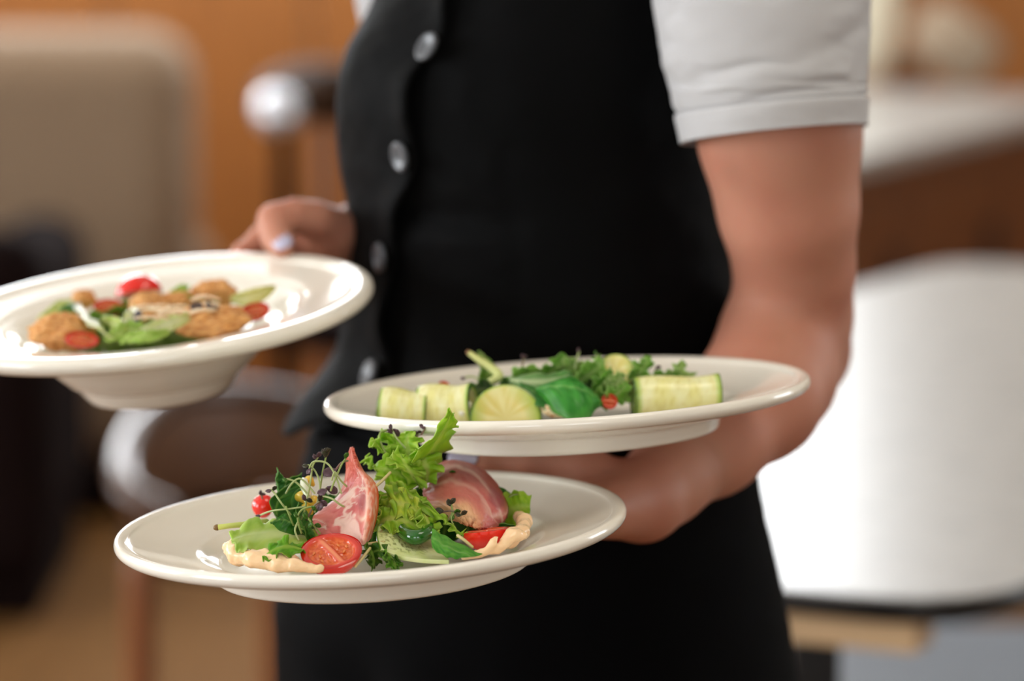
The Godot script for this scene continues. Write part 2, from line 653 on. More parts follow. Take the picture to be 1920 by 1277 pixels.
func _table() -> void:
	var y := 0.75
	var nr := Py(1825, 1138, y)
	var fr := Py(1792, 487, y)
	var poly := [nr, Py(3045, 590, y), fr, Py(1000, 704, y), Py(1120, 1071, y)]
	var shape := rounded(poly, 0.11)
	var t := thing("dining_table", "white topped table with black edge and pale wood apron behind the waitress", "table")
	var s := Soup.new()
	slab_into(s, shape, y - 0.022, y - 0.002)
	part("edge_band", s.mesh(), M.black_edge, t)
	var mid := Vector3.ZERO
	for q in shape:
		mid += q / shape.size()
	var inner := []
	for q in shape:
		inner.append(q + (mid - q).normalized() * 0.004)
	var s2 := Soup.new()
	slab_into(s2, inner, y - 0.004, y, 0.001)
	part("tabletop", s2.mesh(), M.stone, t)
	# apron beam along the near edge, and legs
	var a := Py(1120, 1071, y)
	var dir := (nr - a).normalized()
	var inward := Vector3(dir.z, 0, -dir.x)
	if inward.dot(mid - nr) < 0:
		inward = -inward
	var b0 := a + inward * 0.05
	var b1 := Pz(1722, 1130, 3.22)
	b1 = a + dir * (b1 - a).dot(dir) + inward * 0.05
	var beam := Transform3D(Basis(dir, Vector3.UP, dir.cross(Vector3.UP)), (b0 + b1) / 2 + Vector3(0, y - 0.038 - (b0.y + b1.y) / 2, 0))
	var s3 := Soup.new()
	box_into(s3, Vector3(b0.distance_to(b1), 0.03, 0.05), 0.003, beam)
	part("apron", s3.mesh(), M.pale_wood, t)
	for k in 3:
		var p: Vector3 = [Pz(1527, 1200, 3.28), fr + (mid - fr) * 0.25, Py(3045, 590, y) + (mid - Py(3045, 590, y)) * 0.2][k]
		var top := y - 0.053 if k == 0 else y - 0.022
		var m := box_mesh(Vector3(0.042, top, 0.05), 0.004, Vector3(p.x, top / 2, p.z))
		part("leg", m, M.black_metal, t)
	# grey bench under the table
	var bench := thing("bench", "light grey upholstered bench standing under the white table", "bench", Vector3(0.95, 0, -4.05))
	part("seat", box_mesh(Vector3(1.35, 0.14, 0.62), 0.05, Vector3(0, 0.4, 0)), M.grey_fabric, bench)
	part("base", box_mesh(Vector3(1.33, 0.3, 0.58), 0.02, Vector3(0, 0.18, 0)), M.grey_fabric, bench)
	for sx in [-1, 1]:
		for sz in [-1, 1]:
			part("foot", box_mesh(Vector3(0.05, 0.035, 0.05), 0.004, Vector3(sx * 0.6, 0.0175, sz * 0.24)), M.black_metal, bench)

func _counter() -> void:
	var y := 0.75
	var a := Py(1500, 320, y)
	var b := Py(2060, 183, y)
	var dir := (b - a).normalized()
	var back := Vector3(dir.z, 0, -dir.x)
	if back.z > 0:
		back = -back
	var yaw := Basis(dir, Vector3.UP, dir.cross(Vector3.UP))
	var mid := (a + b) / 2 + back * 0.36
	var c := thing("sideboard", "brown wooden sideboard with pale stone top behind the white table", "sideboard", Vector3(mid.x, 0, mid.z))
	c.basis = yaw
	var l := a.distance_to(b)
	part("top", box_mesh(Vector3(l, 0.035, 0.72), 0.006, Vector3(0, y - 0.0175, 0)), M.stone, c)
	part("carcass", box_mesh(Vector3(l - 0.04, y - 0.035, 0.66), 0.004, Vector3(0, (y - 0.035) / 2, 0)), M.cabinet, c)
	for k in 3:
		var w := (l - 0.06) / 3
		var d := part("door", box_mesh(Vector3(w - 0.012, y - 0.16, 0.02), 0.004, Vector3(-l / 2 + 0.03 + (k + 0.5) * w, (y - 0.035) / 2, 0.338)), M.cabinet, c)
		part("handle", box_mesh(Vector3(0.012, 0.12, 0.02), 0.004, Vector3(-l / 2 + 0.03 + (k + 0.85) * w, 0.5, 0.355)), M.black_metal, d)
	# what stands on it, out of focus
	var at := Py(1642, 150, y) + back * 0.05
	var cush := single("cushion", _cushion(0.2, 0.36, 0.1), M.cream, "plump cream cushion standing on the stone topped sideboard, upright", "cushion")
	cush.transform = Transform3D(Basis(Vector3.UP, -0.5) * Basis(Vector3.RIGHT, -0.18), at + Vector3(0, 0.178, 0.0))
	var cush2 := single("cushion", _cushion(0.19, 0.14, 0.07), M.taupe, "taupe cushion leaning against the cream cushion on the sideboard", "cushion")
	cush2.transform = Transform3D(Basis(Vector3.UP, -0.3) * Basis(Vector3.BACK, -0.6) * Basis(Vector3.RIGHT, -0.3), Py(1752, 150, y) + Vector3(0.03, 0.085, 0.1))
	var bowl := single("small_bowl", lathe([Vector2(0, 0), Vector2(0.016, 0), Vector2(0.032, 0.018), Vector2(0.036, 0.038), Vector2(0.033, 0.038), Vector2(0.028, 0.02), Vector2(0, 0.008)], 32), M.dark_clay, "small dark bowl on the sideboard in front of the cream cushion", "bowl")
	bowl.position = Py(1690, 152, y) + Vector3(0, 0.0005, 0.08)

func _cushion(w: float, h: float, t: float) -> ArrayMesh:
	var f := func(u: float, v: float) -> Vector3:
		var a := u * TAU
		var q := Vector2(cos(a), sin(a))
		var sq := 1.0 / pow(pow(absf(q.x), 4.0) + pow(absf(q.y), 4.0), 0.25)
		var r := sin(v * PI)
		var z := cos(v * PI)
		return Vector3(q.x * sq * r * w / 2, q.y * sq * r * h / 2, -z * t / 2 * (0.25 + 0.75 * (1.0 - r * r * 0.6)))
	return sheet(f, 40, 24, 0.0, null, true)

# bentwood tub chair, lower left
func _tub_chair() -> void:
	var rail := [P(318, 968, 4.4), P(243, 925, 4.42), P(232, 868, 4.5), P(262, 800, 4.6), P(335, 748, 4.7), P(440, 736, 4.78), P(560, 752, 4.82), P(680, 785, 4.82), P(775, 845, 4.76), P(800, 910, 4.62), P(765, 965, 4.46), P(700, 990, 4.38)]
	var t := thing("tub_chair", "low tub chair with glossy dark bentwood rail and brown leather back, below the bowl", "chair")
	part("rail", tube(rail, [0.018, 0.017, 0.0165, 0.016, 0.016, 0.016, 0.016, 0.016, 0.017, 0.019, 0.02, 0.02], 14, 80), M.rail, t)
	var seat_y := 0.55
	var f := func(u: float, v: float) -> Vector3:
		var q: Vector3 = curve_at(rail, 0.12 + u * 0.76)
		var low := Vector3(q.x, seat_y, q.z)
		var c := P(520, 860, 4.55)
		low = low.lerp(Vector3(c.x, seat_y, c.z), 0.12)
		return q.lerp(low, v)
	part("backrest", sheet(f, 50, 8, 0.014), M.brown_leather, t)
	var ring := []
	for k in 28:
		var a := TAU * k / 28
		var c := P(520, 860, 4.58)
		ring.append(Vector3(c.x + cos(a) * 0.185, 0, c.z + sin(a) * 0.19))
	var s := Soup.new()
	slab_into(s, ring, seat_y - 0.035, seat_y, 0.012)
	part("seat", s.mesh(), M.dark_leather, t)
	for k in 4:
		var a: Vector3 = [P(262, 1000, 4.44), P(770, 985, 4.44), P(512, 940, 4.82), P(690, 940, 4.8)][k]
		a.y = seat_y - 0.02
		var out := Vector3(a.x - P(520, 860, 4.58).x, 0, a.z - P(520, 860, 4.58).z).normalized()
		part("leg", tube([a, Vector3(a.x, 0.25, a.z) + out * 0.005, Vector3(a.x, 0.012, a.z) + out * 0.02], [0.019, 0.017, 0.013], 12, 8), M.leg_wood, t)

# a taller chair behind the hand, its curved wooden top rail end-on
func _bar_chair() -> void:
	var t := thing("bar_chair", "tall dark chair with thick curved wooden top rail beside the waitress", "chair")
	var rail := [P(522, 208, 5.36), P(520, 190, 5.42), P(552, 176, 5.52), P(620, 174, 5.62), P(720, 184, 5.68), P(830, 190, 5.6), P(890, 225, 5.44)]
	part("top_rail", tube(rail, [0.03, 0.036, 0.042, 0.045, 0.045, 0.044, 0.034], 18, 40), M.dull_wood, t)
	part("highlight_cap", tube([P(517, 216, 5.32), P(521, 206, 5.35)], [0.027, 0.033], 18, 4), M.highlight_metal, t)  # added pale cap: the bright highlight on the rail end, built as a shape
	var c := P(690, 210, 5.5)
	for k in 4:
		var top: Vector3 = [P(530, 235, 5.42), P(875, 235, 5.46), P(610, 160, 5.62), P(790, 185, 5.64)][k]
		var out := Vector3(top.x - c.x, 0, top.z - c.z)
		var foot := Vector3(c.x + out.x * 1.15, 0.01, c.z + out.z * 1.15)
		part("leg", tube([top, Vector3(c.x + out.x, 0.6, c.z + out.z), foot], [0.012, 0.015, 0.012], 12, 10), M.leg_wood if k != 0 else M.dark_leather, t)
	var ring := []
	for k in 28:
		var a := TAU * k / 28
		ring.append(Vector3(c.x + cos(a) * 0.17, 0, c.z + sin(a) * 0.15))
	var s2 := Soup.new()
	slab_into(s2, ring, 0.62, 0.67, 0.015)
	part("seat", s2.mesh(), M.dark_leather, t)

# ---------------------------------------------------------------- the waitress
const TORSO_Z := 2.52
const TURN := 52.0                                      # how far she is turned to the picture's left
const TRUNK := [                                        # pixel row, left and right outline, depth over width
	[-150, 842, 1162, 0.62], [-60, 784, 1254, 0.72], [0, 756, 1290, 0.8], [90, 710, 1312, 0.88], [180, 690, 1322, 0.9], [280, 693, 1322, 0.86], [380, 703, 1324, 0.8], [480, 707, 1330, 0.78], [580, 699, 1338, 0.78],
	[660, 688, 1346, 0.79], [750, 643, 1372, 0.8], [850, 597, 1391, 0.82], [950, 572, 1408, 0.84], [1050, 552, 1430, 0.86], [1150, 532, 1452, 0.88], [1277, 538, 1474, 0.88], [1400, 552, 1482, 0.86], [1500, 566, 1480, 0.82]]
var left_dir := Vector3(cos(deg_to_rad(TURN)), 0, sin(deg_to_rad(TURN)))
var front_dir := Vector3(-sin(deg_to_rad(TURN)), 0, cos(deg_to_rad(TURN)))

func trunk_row(py: float) -> Array:
	var k := 0
	while k < TRUNK.size() - 2 and TRUNK[k + 1][0] < py:
		k += 1
	var a: Array = TRUNK[maxi(k - 1, 0)]
	var b: Array = TRUNK[k]
	var c: Array = TRUNK[k + 1]
	var d: Array = TRUNK[mini(k + 2, TRUNK.size() - 1)]
	var t: float = (py - b[0]) / (c[0] - b[0])
	var out := []
	for i in range(1, 4):
		out.append(cr(float(a[i]), float(b[i]), float(c[i]), float(d[i]), t))
	return out

func trunk_width(r: Array) -> float:                    # half the width from her left to her right, in pixels
	return (r[1] - r[0]) * 0.5 / sqrt(pow(cos(deg_to_rad(TURN)), 2) + pow(r[2] * sin(deg_to_rad(TURN)), 2))

func trunk_at(alpha: float, py: float, grow := 0.0) -> Vector3:   # alpha in degrees: 0 her left side, 90 her front, 180 her right
	var r := trunk_row(py)
	var mid := Pz((r[0] + r[1]) * 0.5, py, TORSO_Z)
	var px := (Pz(961, py, TORSO_Z) - Pz(960, py, TORSO_Z)).x
	var w := trunk_width(r) * px
	var t: float = w * r[2]
	var a := deg_to_rad(alpha)
	var e := 0.92
	var x := signf(cos(a)) * pow(absf(cos(a)), e)
	var y := signf(sin(a)) * pow(absf(sin(a)), e)
	return mid + left_dir * (x * (w + grow)) + front_dir * (y * (t + grow))

func trunk_alpha(px: float, py: float, grow := 0.017) -> float:        # which side of the trunk shows at a pixel
	var r := trunk_row(py)
	var best := 90.0
	var err := 1e9
	for k in 260:
		var a := k * 0.5
		var q := trunk_at(a, py, grow)
		var e := absf((q - EYE).dot(Vector3.RIGHT) / (q - EYE).dot(-eye_basis.z) * F + 960.0 - px)
		if e < err:
			err = e
			best = a
	return best

func _folds(q: Vector3, s: float) -> float:
	return fn.get_noise_3d(q.x * s, q.y * s * 1.6, q.z * s)

func skin_color(q: Vector3) -> Color:
	var c := lin(196, 140, 117)
	var red := lin(182, 112, 91)
	var k := clampf(0.45 + 0.7 * fn.get_noise_3d(q.x * 14, q.y * 14, q.z * 14), 0.0, 1.0)
	return c.lerp(red, k * 0.6)

func _person() -> void:
	var who := thing("person", "waitress in black buttoned waistcoat, white short-sleeved shirt and black trousers carrying three plates", "person", Vector3.ZERO)
	M.skin = mat(Color.WHITE, 0.52, {"vertex_color_use_as_albedo": true, "subsurf_scatter_enabled": true, "subsurf_scatter_strength": 0.12, "metallic_specular": 0.3})
	var twill := noise_tex(0.3, [], 256, 2, FastNoiseLite.TYPE_SIMPLEX, true, 5.0)
	M.vest = mat(Color(0.026, 0.027, 0.029), 0.7, {"rim_enabled": true, "rim": 0.15, "metallic_specular": 0.14, "normal_enabled": true, "normal_texture": twill, "uv1_triplanar": true, "uv1_scale": Vector3.ONE * 22.0, "normal_scale": 0.35})
	M.trousers = mat(Color(0.03, 0.03, 0.033), 0.8, {"rim_enabled": true, "rim": 0.08, "metallic_specular": 0.12, "normal_enabled": true, "normal_texture": twill, "uv1_triplanar": true, "uv1_scale": Vector3.ONE * 22.0, "normal_scale": 0.35})
	M.shirt = mat(Color(0.75, 0.745, 0.75), 0.85, {"rim_enabled": true, "rim": 0.15, "backlight_enabled": true, "backlight": Color(0.12, 0.12, 0.12), "normal_enabled": true, "normal_texture": twill, "uv1_triplanar": true, "uv1_scale": Vector3.ONE * 22.0, "normal_scale": 0.25})
	M.button = mat(Color(0.3, 0.31, 0.33), 0.3)
	M.nail = mat(Color(0.74, 0.72, 0.82), 0.12, {"clearcoat_enabled": true, "clearcoat": 0.8, "clearcoat_roughness": 0.05})
	M.hair = mat(Color(0.22, 0.14, 0.09), 0.5)
	_body(who)
	_waistcoat(who)
	_shirt(who)
	_trousers(who)

func bone(a: Array, b: Array) -> Array:                 # two joints [px, py, depth, radius]
	return [P(a[0], a[1], a[2]), P(b[0], b[1], b[2]), a[3], b[3]]

func chain(joints: Array) -> Array:
	var out := []
	for k in joints.size() - 1:
		out.append(bone(joints[k], joints[k + 1]))
	return out

func _body(who: Node3D) -> void:
	var all := Soup.new()
	# trunk, legs and neck inside the clothes
	var hip := trunk_at(90, 1400, -0.1)
	hip = (trunk_at(0, 1400) + trunk_at(180, 1400)) * 0.5
	var waist := (trunk_at(0, 600) + trunk_at(180, 600)) * 0.5
	var chest := (trunk_at(0, 150) + trunk_at(180, 150)) * 0.5
	var neck := (trunk_at(0, -120) + trunk_at(180, -120)) * 0.5
	var crown := neck + Vector3(0, 0.27, 0) + front_dir * 0.03
	var core := [[hip, waist, 0.075, 0.07], [waist, chest, 0.07, 0.075], [chest, neck, 0.07, 0.05], [neck, neck + Vector3(0, 0.1, 0) + front_dir * 0.015, 0.05, 0.047]]
	for side in [-1, 1]:
		var h: Vector3 = hip + left_dir * (0.085 * side)
		var ankle: Vector3 = Vector3(h.x, 0.09, h.z) + front_dir * (0.05 * side)
		core.append([h, h.lerp(ankle, 0.48), 0.065, 0.048])
		core.append([h.lerp(ankle, 0.48), ankle, 0.045, 0.03])
		core.append([chest + Vector3(0, 0.05, 0), chest + Vector3(0, 0.06, 0) + left_dir * (0.08 * side), 0.05, 0.035])
	blob_into(all, core, 0.015, 0.012)
	# head: skull, jaw, nose, ears
	var hd := neck + Vector3(0, 0.19, 0) + front_dir * 0.02
	var head := [
		[hd + Vector3(0, 0.045, 0) - front_dir * 0.025, hd + Vector3(0, 0.045, 0) + front_dir * 0.02, 0.075, 0.07],
		[hd + front_dir * 0.03, hd + Vector3(0, -0.065, 0) + front_dir * 0.055, 0.06, 0.033],
		[hd + Vector3(0, 0.03, 0) + front_dir * 0.088, hd + Vector3(0, -0.012, 0) + front_dir * 0.107, 0.008, 0.012],
		[hd + Vector3(0, -0.042, 0) + front_dir * 0.088 - left_dir * 0.016, hd + Vector3(0, -0.042, 0) + front_dir * 0.088 + left_dir * 0.016, 0.007, 0.007],
		[neck + Vector3(0, 0.03, 0), hd, 0.05, 0.05]]
	for side in [-1, 1]:
		head.append([hd + left_dir * (0.07 * side) + Vector3(0, 0.025, 0), hd + left_dir * (0.068 * side) + Vector3(0, -0.02, 0), 0.013, 0.009])
		head.append([hd + left_dir * (0.018 * side) + Vector3(0, 0.046, 0) + front_dir * 0.086, hd + left_dir * (0.045 * side) + Vector3(0, 0.046, 0) + front_dir * 0.072, 0.008, 0.007])
	blob_into(all, head, 0.006, 0.006)
	# her left arm, bent, carrying two plates
	var arm := chain([[1425, -150, 2.36, 0.052], [1448, 60, 2.37, 0.0535], [1462, 250, 2.385, 0.0515], [1478, 390, 2.40, 0.0445], [1490, 500, 2.425, 0.0385], [1490, 590, 2.455, 0.0372], [1486, 655, 2.49, 0.0378]])
	arm += chain([[1486, 655, 2.49, 0.0378], [1460, 712, 2.43, 0.0365], [1420, 745, 2.395, 0.0392], [1335, 828, 2.355, 0.034], [1246, 902, 2.315, 0.0265]])
	arm += chain([[1456, 632, 2.432, 0.0395], [1420, 745, 2.395, 0.0392]])
	blob_into(all, arm, 0.005, 0.0045)
	var hand := chain([[1290, 866, 2.335, 0.0295], [1246, 904, 2.315, 0.0268], [1205, 940, 2.29, 0.0235], [1135, 960, 2.245, 0.0165]])
	hand += chain([[1208, 940, 2.30, 0.021], [1150, 911, 2.294, 0.0152], [1085, 874, 2.29, 0.0152], [990, 862, 2.286, 0.0118], [905, 862, 2.284, 0.0102], [868, 864, 2.283, 0.0085]])
	hand += chain([[1195, 940, 2.29, 0.02], [1060, 972, 2.21, 0.0118], [1010, 976, 2.21, 0.0092], [960, 985, 2.212, 0.0082], [925, 985, 2.215, 0.0072]])
	hand += chain([[1205, 942, 2.295, 0.02], [1050, 962, 2.232, 0.0118], [980, 956, 2.235, 0.0092], [925, 956, 2.238, 0.0082], [880, 955, 2.238, 0.0072]])
	hand += chain([[1205, 942, 2.3, 0.018], [1055, 950, 2.254, 0.0112], [985, 944, 2.258, 0.0088], [920, 940, 2.26, 0.008], [880, 938, 2.26, 0.007]])
	hand += chain([[1210, 942, 2.3, 0.018], [1070, 945, 2.274, 0.0102], [1000, 938, 2.28, 0.008], [950, 935, 2.284, 0.0072], [920, 932, 2.284, 0.0065]])
	blob_into(all, hand, 0.0034, 0.003)
	# her right arm behind the trunk, and the hand on the bowl
	var sh := P(845, -90, 2.70)
	var arm_r := [[sh, P(800, 545, 2.79), 0.045, 0.036], bone([800, 545, 2.79, 0.036], [668, 442, 2.575, 0.0225])]
	blob_into(all, arm_r, 0.006, 0.004)
	var hand_r := chain([[720, 470, 2.64, 0.029], [672, 442, 2.585, 0.0225], [632, 449, 2.56, 0.0195], [598, 434, 2.535, 0.0175]])
	hand_r += chain([[655, 470, 2.57, 0.02], [610, 462, 2.545, 0.019]])
	hand_r += chain([[632, 432, 2.535, 0.016], [590, 412, 2.515, 0.0125], [552, 404, 2.505, 0.0112], [514, 414, 2.498, 0.0113], [519, 445, 2.487, 0.0105], [530, 463, 2.476, 0.0092]])
	hand_r += chain([[612, 435, 2.545, 0.014], [545, 420, 2.54, 0.0098], [490, 446, 2.53, 0.0085], [452, 478, 2.52, 0.0075], [440, 500, 2.50, 0.0068]])
	hand_r += chain([[612, 450, 2.555, 0.014], [556, 458, 2.555, 0.0098], [510, 490, 2.545, 0.0085], [480, 512, 2.52, 0.0075]])
	hand_r += chain([[620, 462, 2.56, 0.013], [580, 480, 2.565, 0.0095], [545, 510, 2.555, 0.0082], [520, 525, 2.53, 0.0072]])
	blob_into(all, hand_r, 0.0036, 0.003)
	var ink := [P(1343, 335, 2.345), P(1348, 352, 2.345), P(1355, 372, 2.342), P(1362, 392, 2.342)]
	for k in all.p.size():
		var c := skin_color(all.p[k])
		for q in ink:
			var d: float = (all.p[k] - q).length()
			if d < 0.03:
				c = c.lerp(lin(96, 84, 74), 0.55 * exp(-d * d / 0.0001))
		all.c[k] = c
	var body := part("body", all.mesh(), M.skin, who)
	part("nail", _nail(P(868, 857, 2.2735), P(840, 858, 2.2745) - P(900, 855, 2.2735), Vector3(0, 0.45, 1), 0.018, 0.011), M.nail, body)
	part("nail", _nail(P(528, 449, 2.4705), P(540, 468, 2.466) - P(518, 432, 2.482), Vector3(0.05, 0.45, 1), 0.016, 0.0125), M.nail, body)
	for side in [-1, 1]:
		var eye := SphereMesh.new()
		eye.radius = 0.011
		eye.height = 0.022
		eye.radial_segments = 16
		eye.rings = 8
		part("eye", eye, M.shirt, body).position = hd + left_dir * (0.031 * side) + Vector3(0, 0.028, 0) + front_dir * 0.075
	var hair := Soup.new()
	blob_into(hair, [[hd + Vector3(0, 0.06, 0) - front_dir * 0.035, hd + Vector3(0, 0.075, 0) + front_dir * 0.02, 0.082, 0.066], [hd - front_dir * 0.05 + Vector3(0, 0.02, 0), hd - front_dir * 0.06 - Vector3(0, 0.06, 0), 0.065, 0.04], [hd - front_dir * 0.12 + Vector3(0, 0.07, 0), hd - front_dir * 0.13 + Vector3(0, 0.05, 0), 0.035, 0.035]], 0.008, 0.008)
	part("hair", hair.mesh(), M.hair, who)
	for side in [-1, 1]:
		var h: Vector3 = hip + left_dir * (0.085 * side) + front_dir * (0.05 * side)
		var sh0 := Vector3(h.x, 0.0, h.z)
		var s := Soup.new()
		blob_into(s, [[sh0 + Vector3(0, 0.036, 0) - front_dir * 0.05, sh0 + Vector3(0, 0.05, 0), 0.034, 0.04], [sh0 + Vector3(0, 0.04, 0), sh0 + Vector3(0, 0.024, 0) + front_dir * 0.15, 0.036, 0.022]], 0.008, 0.006)
		part("shoe", s.mesh(), M.dark_leather, who)

func _nail(at: Vector3, along: Vector3, facing: Vector3, l: float, w: float) -> ArrayMesh:
	var x := along.normalized()
	var z := (facing - x * facing.dot(x)).normalized()
	var y := z.cross(x)
	var f := func(u: float, v: float) -> Vector3:
		var a := (u - 0.5) * 2.0
		var b := (v - 0.5) * 2.0
		var q := Vector2(a * sqrt(1.0 - b * b * 0.45), b * sqrt(1.0 - a * a * 0.35))
		return at + x * (q.x * l / 2) + y * (q.y * w / 2) - z * (0.0022 * q.y * q.y + 0.001 * q.x * q.x)
	return sheet(f, 14, 12, 0.0008)

const PLACKET := [[-150, 880], [-40, 850], [39, 829], [72, 817], [118, 776], [164, 766], [223, 771], [302, 779], [342, 774], [394, 752], [447, 742], [500, 735], [592, 725], [697, 712], [800, 690], [860, 672]]

func _waistcoat(who: Node3D) -> void:
	var edge_at := func(py: float) -> float:
		var k := 0
		while k < PLACKET.size() - 2 and PLACKET[k + 1][0] < py:
			k += 1
		var t: float = clampf((py - PLACKET[k][0]) / float(PLACKET[k + 1][0] - PLACKET[k][0]), 0.0, 1.0)
		return lerpf(PLACKET[k][1], PLACKET[k + 1][1], t)
	var edges := []                                      # the overlapping edge, as an angle round the trunk, every 20 rows
	for k in 56:
		var py := -150.0 + k * 20.0
		edges.append(trunk_alpha(edge_at.call(py), py, 0.0195))
	var alpha_edge := func(py: float) -> float:
		var x := clampf((py + 150.0) / 20.0, 0.0, 54.0)
		return lerpf(edges[int(x)], edges[int(x) + 1], x - int(x))
	# the hem drops to a point beside the buttons and stands off there
	var hem := func(alpha: float) -> float:
		var p := exp(-pow((alpha - 124.0) / 15.0, 2.0))
		return 752.0 + 66.0 * p
	var stand := func(alpha: float, py: float) -> float:
		var low := smoothstep(600.0, 810.0, py)
		return low * low * (0.002 + 0.006 * exp(-pow((alpha - 126.0) / 22.0, 2.0)))
	var under := func(u: float, v: float) -> Vector3:   # back and her left front, up to a little under the overlap
		var a0 := -215.0
		var y0 := lerpf(-150.0, 790.0, v)
		var a := lerpf(a0, alpha_edge.call(y0) + 9.0, u)
		var py := lerpf(-150.0, hem.call(a if a > -90.0 else a + 360.0), v)
		var g: float = 0.011 + stand.call(a, py)
		var dart := exp(-pow((a - 52.0) / 3.0, 2.0)) * smoothstep(150.0, 420.0, py) * 0.0012
		var pull := exp(-pow((a - 80.0) / 26.0, 2.0)) * (0.004 * sin((py - 395.0) / 22.0) * exp(-pow((py - 395.0) / 60.0, 2.0)))
		var q := trunk_at(a, py, g)
		return q + (q - trunk_at(a, py, -0.05)).normalized() * (0.0026 * _folds(q, 9.0) + 0.001 * _folds(q, 30.0) - dart + pull)
	var vest := part("waistcoat", sheet(under, 150, 110, 0.002), M.vest, who)
	var over := func(u: float, v: float) -> Vector3:    # her right front, on top, with the buttons
		var y0 := lerpf(-150.0, 800.0, v)
		var e: float = alpha_edge.call(y0)
		var a := lerpf(e, 200.0, u)
		var py := lerpf(-150.0, hem.call(a), v)
		var lip := exp(-pow((a - e) / 6.0, 2.0))
		var gape := lip * (0.0045 + 0.003 * sin((py - 68.0) / 199.0 * TAU - PI / 2))
		var g: float = 0.0165 + stand.call(a, py) + gape
		var q := trunk_at(a, py, g)
		return q + (q - trunk_at(a, py, -0.05)).normalized() * (0.0022 * _folds(q, 9.0) + 0.001 * _folds(q, 26.0))
	part("front_panel", sheet(over, 70, 110, 0.0026), M.vest, vest)
	for b in [[803, 68], [753, 265], [715, 460], [695, 672], [824, -110]]:
		var a := trunk_alpha(b[0], b[1], 0.0225)
		var out := trunk_at(a, b[1], 0.05) - trunk_at(a, b[1], 0.0)
		var z := (trunk_at(a + 3.0, b[1]) - trunk_at(a - 3.0, b[1])).cross(trunk_at(a, b[1] - 8.0) - trunk_at(a, b[1] + 8.0)).normalized()
		if z.dot(out) < 0:
			z = -z
		z = z.rotated(Vector3.UP, -0.24)
		var prof := [Vector2(0.0, 0.0006), Vector2(0.005, 0.0008), Vector2(0.007, 0.0022), Vector2(0.0088, 0.0024), Vector2(0.0096, 0.0012), Vector2(0.0092, -0.0008), Vector2(0.0, -0.001)]
		prof.reverse()
		var btn := part("button", lathe(prof, 40), M.button, vest)
		var x := Vector3.UP.cross(z).normalized()
		btn.transform = Transform3D(Basis(x, z, x.cross(z)), trunk_at(a, b[1], 0.0222) + z * 0.001)

# a sleeve or a trouser leg: rows [xl, yl, xr, yr, depth, half thickness, lift of the near side]
func loft_at(rows: Array, u: float, v: float) -> Vector3:
	var r := []
	for i in rows[0].size():
		var col := []
		for k in rows:
			col.append(float(k[i]))
		r.append(curve_at(col, v))
	var a := u * TAU
	var c := cos(a)
	var s := sin(a)
	var t := (1.0 - c) * 0.5
	var q := P(lerpf(r[0], r[2], t), lerpf(r[1], r[3], t), r[4])
	return q + Vector3(0, r[6] * s, r[5] * s)

func _shirt(who: Node3D) -> void:
	var trunk := func(u: float, v: float) -> Vector3:
		var py := lerpf(-165.0, 690.0, v)
		return trunk_at(u * 360.0, py, 0.004)
	var shirt := part("shirt", sheet(trunk, 64, 40, 0.0, null, true), M.shirt, who)
	var rows := [[1205, -170, 1420, -250, 2.39, 0.05, 0.0], [1214, -90, 1570, -140, 2.38, 0.062, 0.0], [1226, 0, 1629, -30, 2.375, 0.066, 0.004], [1240, 95, 1629, 70, 2.375, 0.066, 0.006], [1256, 172, 1625, 150, 2.375, 0.065, 0.008], [1270, 212, 1622, 180, 2.375, 0.0645, 0.009], [1284, 268, 1619, 236, 2.375, 0.064, 0.010]]
	var sleeve := func(u: float, v: float) -> Vector3:
		var q := loft_at(rows, u, v)
		var c := loft_at(rows, u + 0.5, v)
		var band := 0.0022 if v > 0.84 else 0.0
		var seam := -0.0012 * exp(-pow((v - 0.838) / 0.012, 2.0))
		var soft := 1.0 - smoothstep(0.7, 0.9, v) * 0.75
		# creases running down and across from the armpit
		var w := Vector2(u * 6.0, v * 5.0)
		var crease := sin(w.y * 5.2 + w.x * 2.2 + 2.2 * fn.get_noise_2d(w.x * 0.6, w.y * 0.7)) * smoothstep(0.15, 0.5, fn.get_noise_2d(w.x * 0.5 + 9.0, w.y * 0.6) + 0.45)
		return q + (q - c).normalized() * (band + seam + (0.0022 * crease + 0.0028 * _folds(q, 8.0)) * soft * (0.35 + 0.65 * smoothstep(0.0, 0.5, sin(u * TAU))))
	part("sleeve", sheet(sleeve, 120, 110, 0.0012, null, true), M.shirt, shirt)
	var sr := []
	for k in [[780, -150, 2.68, 0.05], [812, 0, 2.70, 0.056], [850, 120, 2.72, 0.056], [880, 200, 2.735, 0.054]]:
		sr.append([k[0] - k[3] * 2650, k[1], k[0] + k[3] * 2650, k[1] + 8, k[2], k[3], 0.0])
	var sleeve_r := func(u: float, v: float) -> Vector3:
		var q := loft_at(sr, u, v)
		return q + (q - loft_at(sr, u + 0.5, v)).normalized() * 0.003 * _folds(q, 11.0)
	part("sleeve", sheet(sleeve_r, 48, 30, 0.0012, null, true), M.shirt, shirt)
	var neck := (trunk_at(0, -150) + trunk_at(180, -150)) * 0.5
	var collar := func(u: float, v: float) -> Vector3:
		var a := u * TAU
		return neck + Vector3(cos(a) * (0.075 - 0.015 * v), -0.02 + 0.06 * v, sin(a) * (0.075 - 0.015 * v))
	part("collar", sheet(collar, 40, 6, 0.003, null, true), M.shirt, shirt)

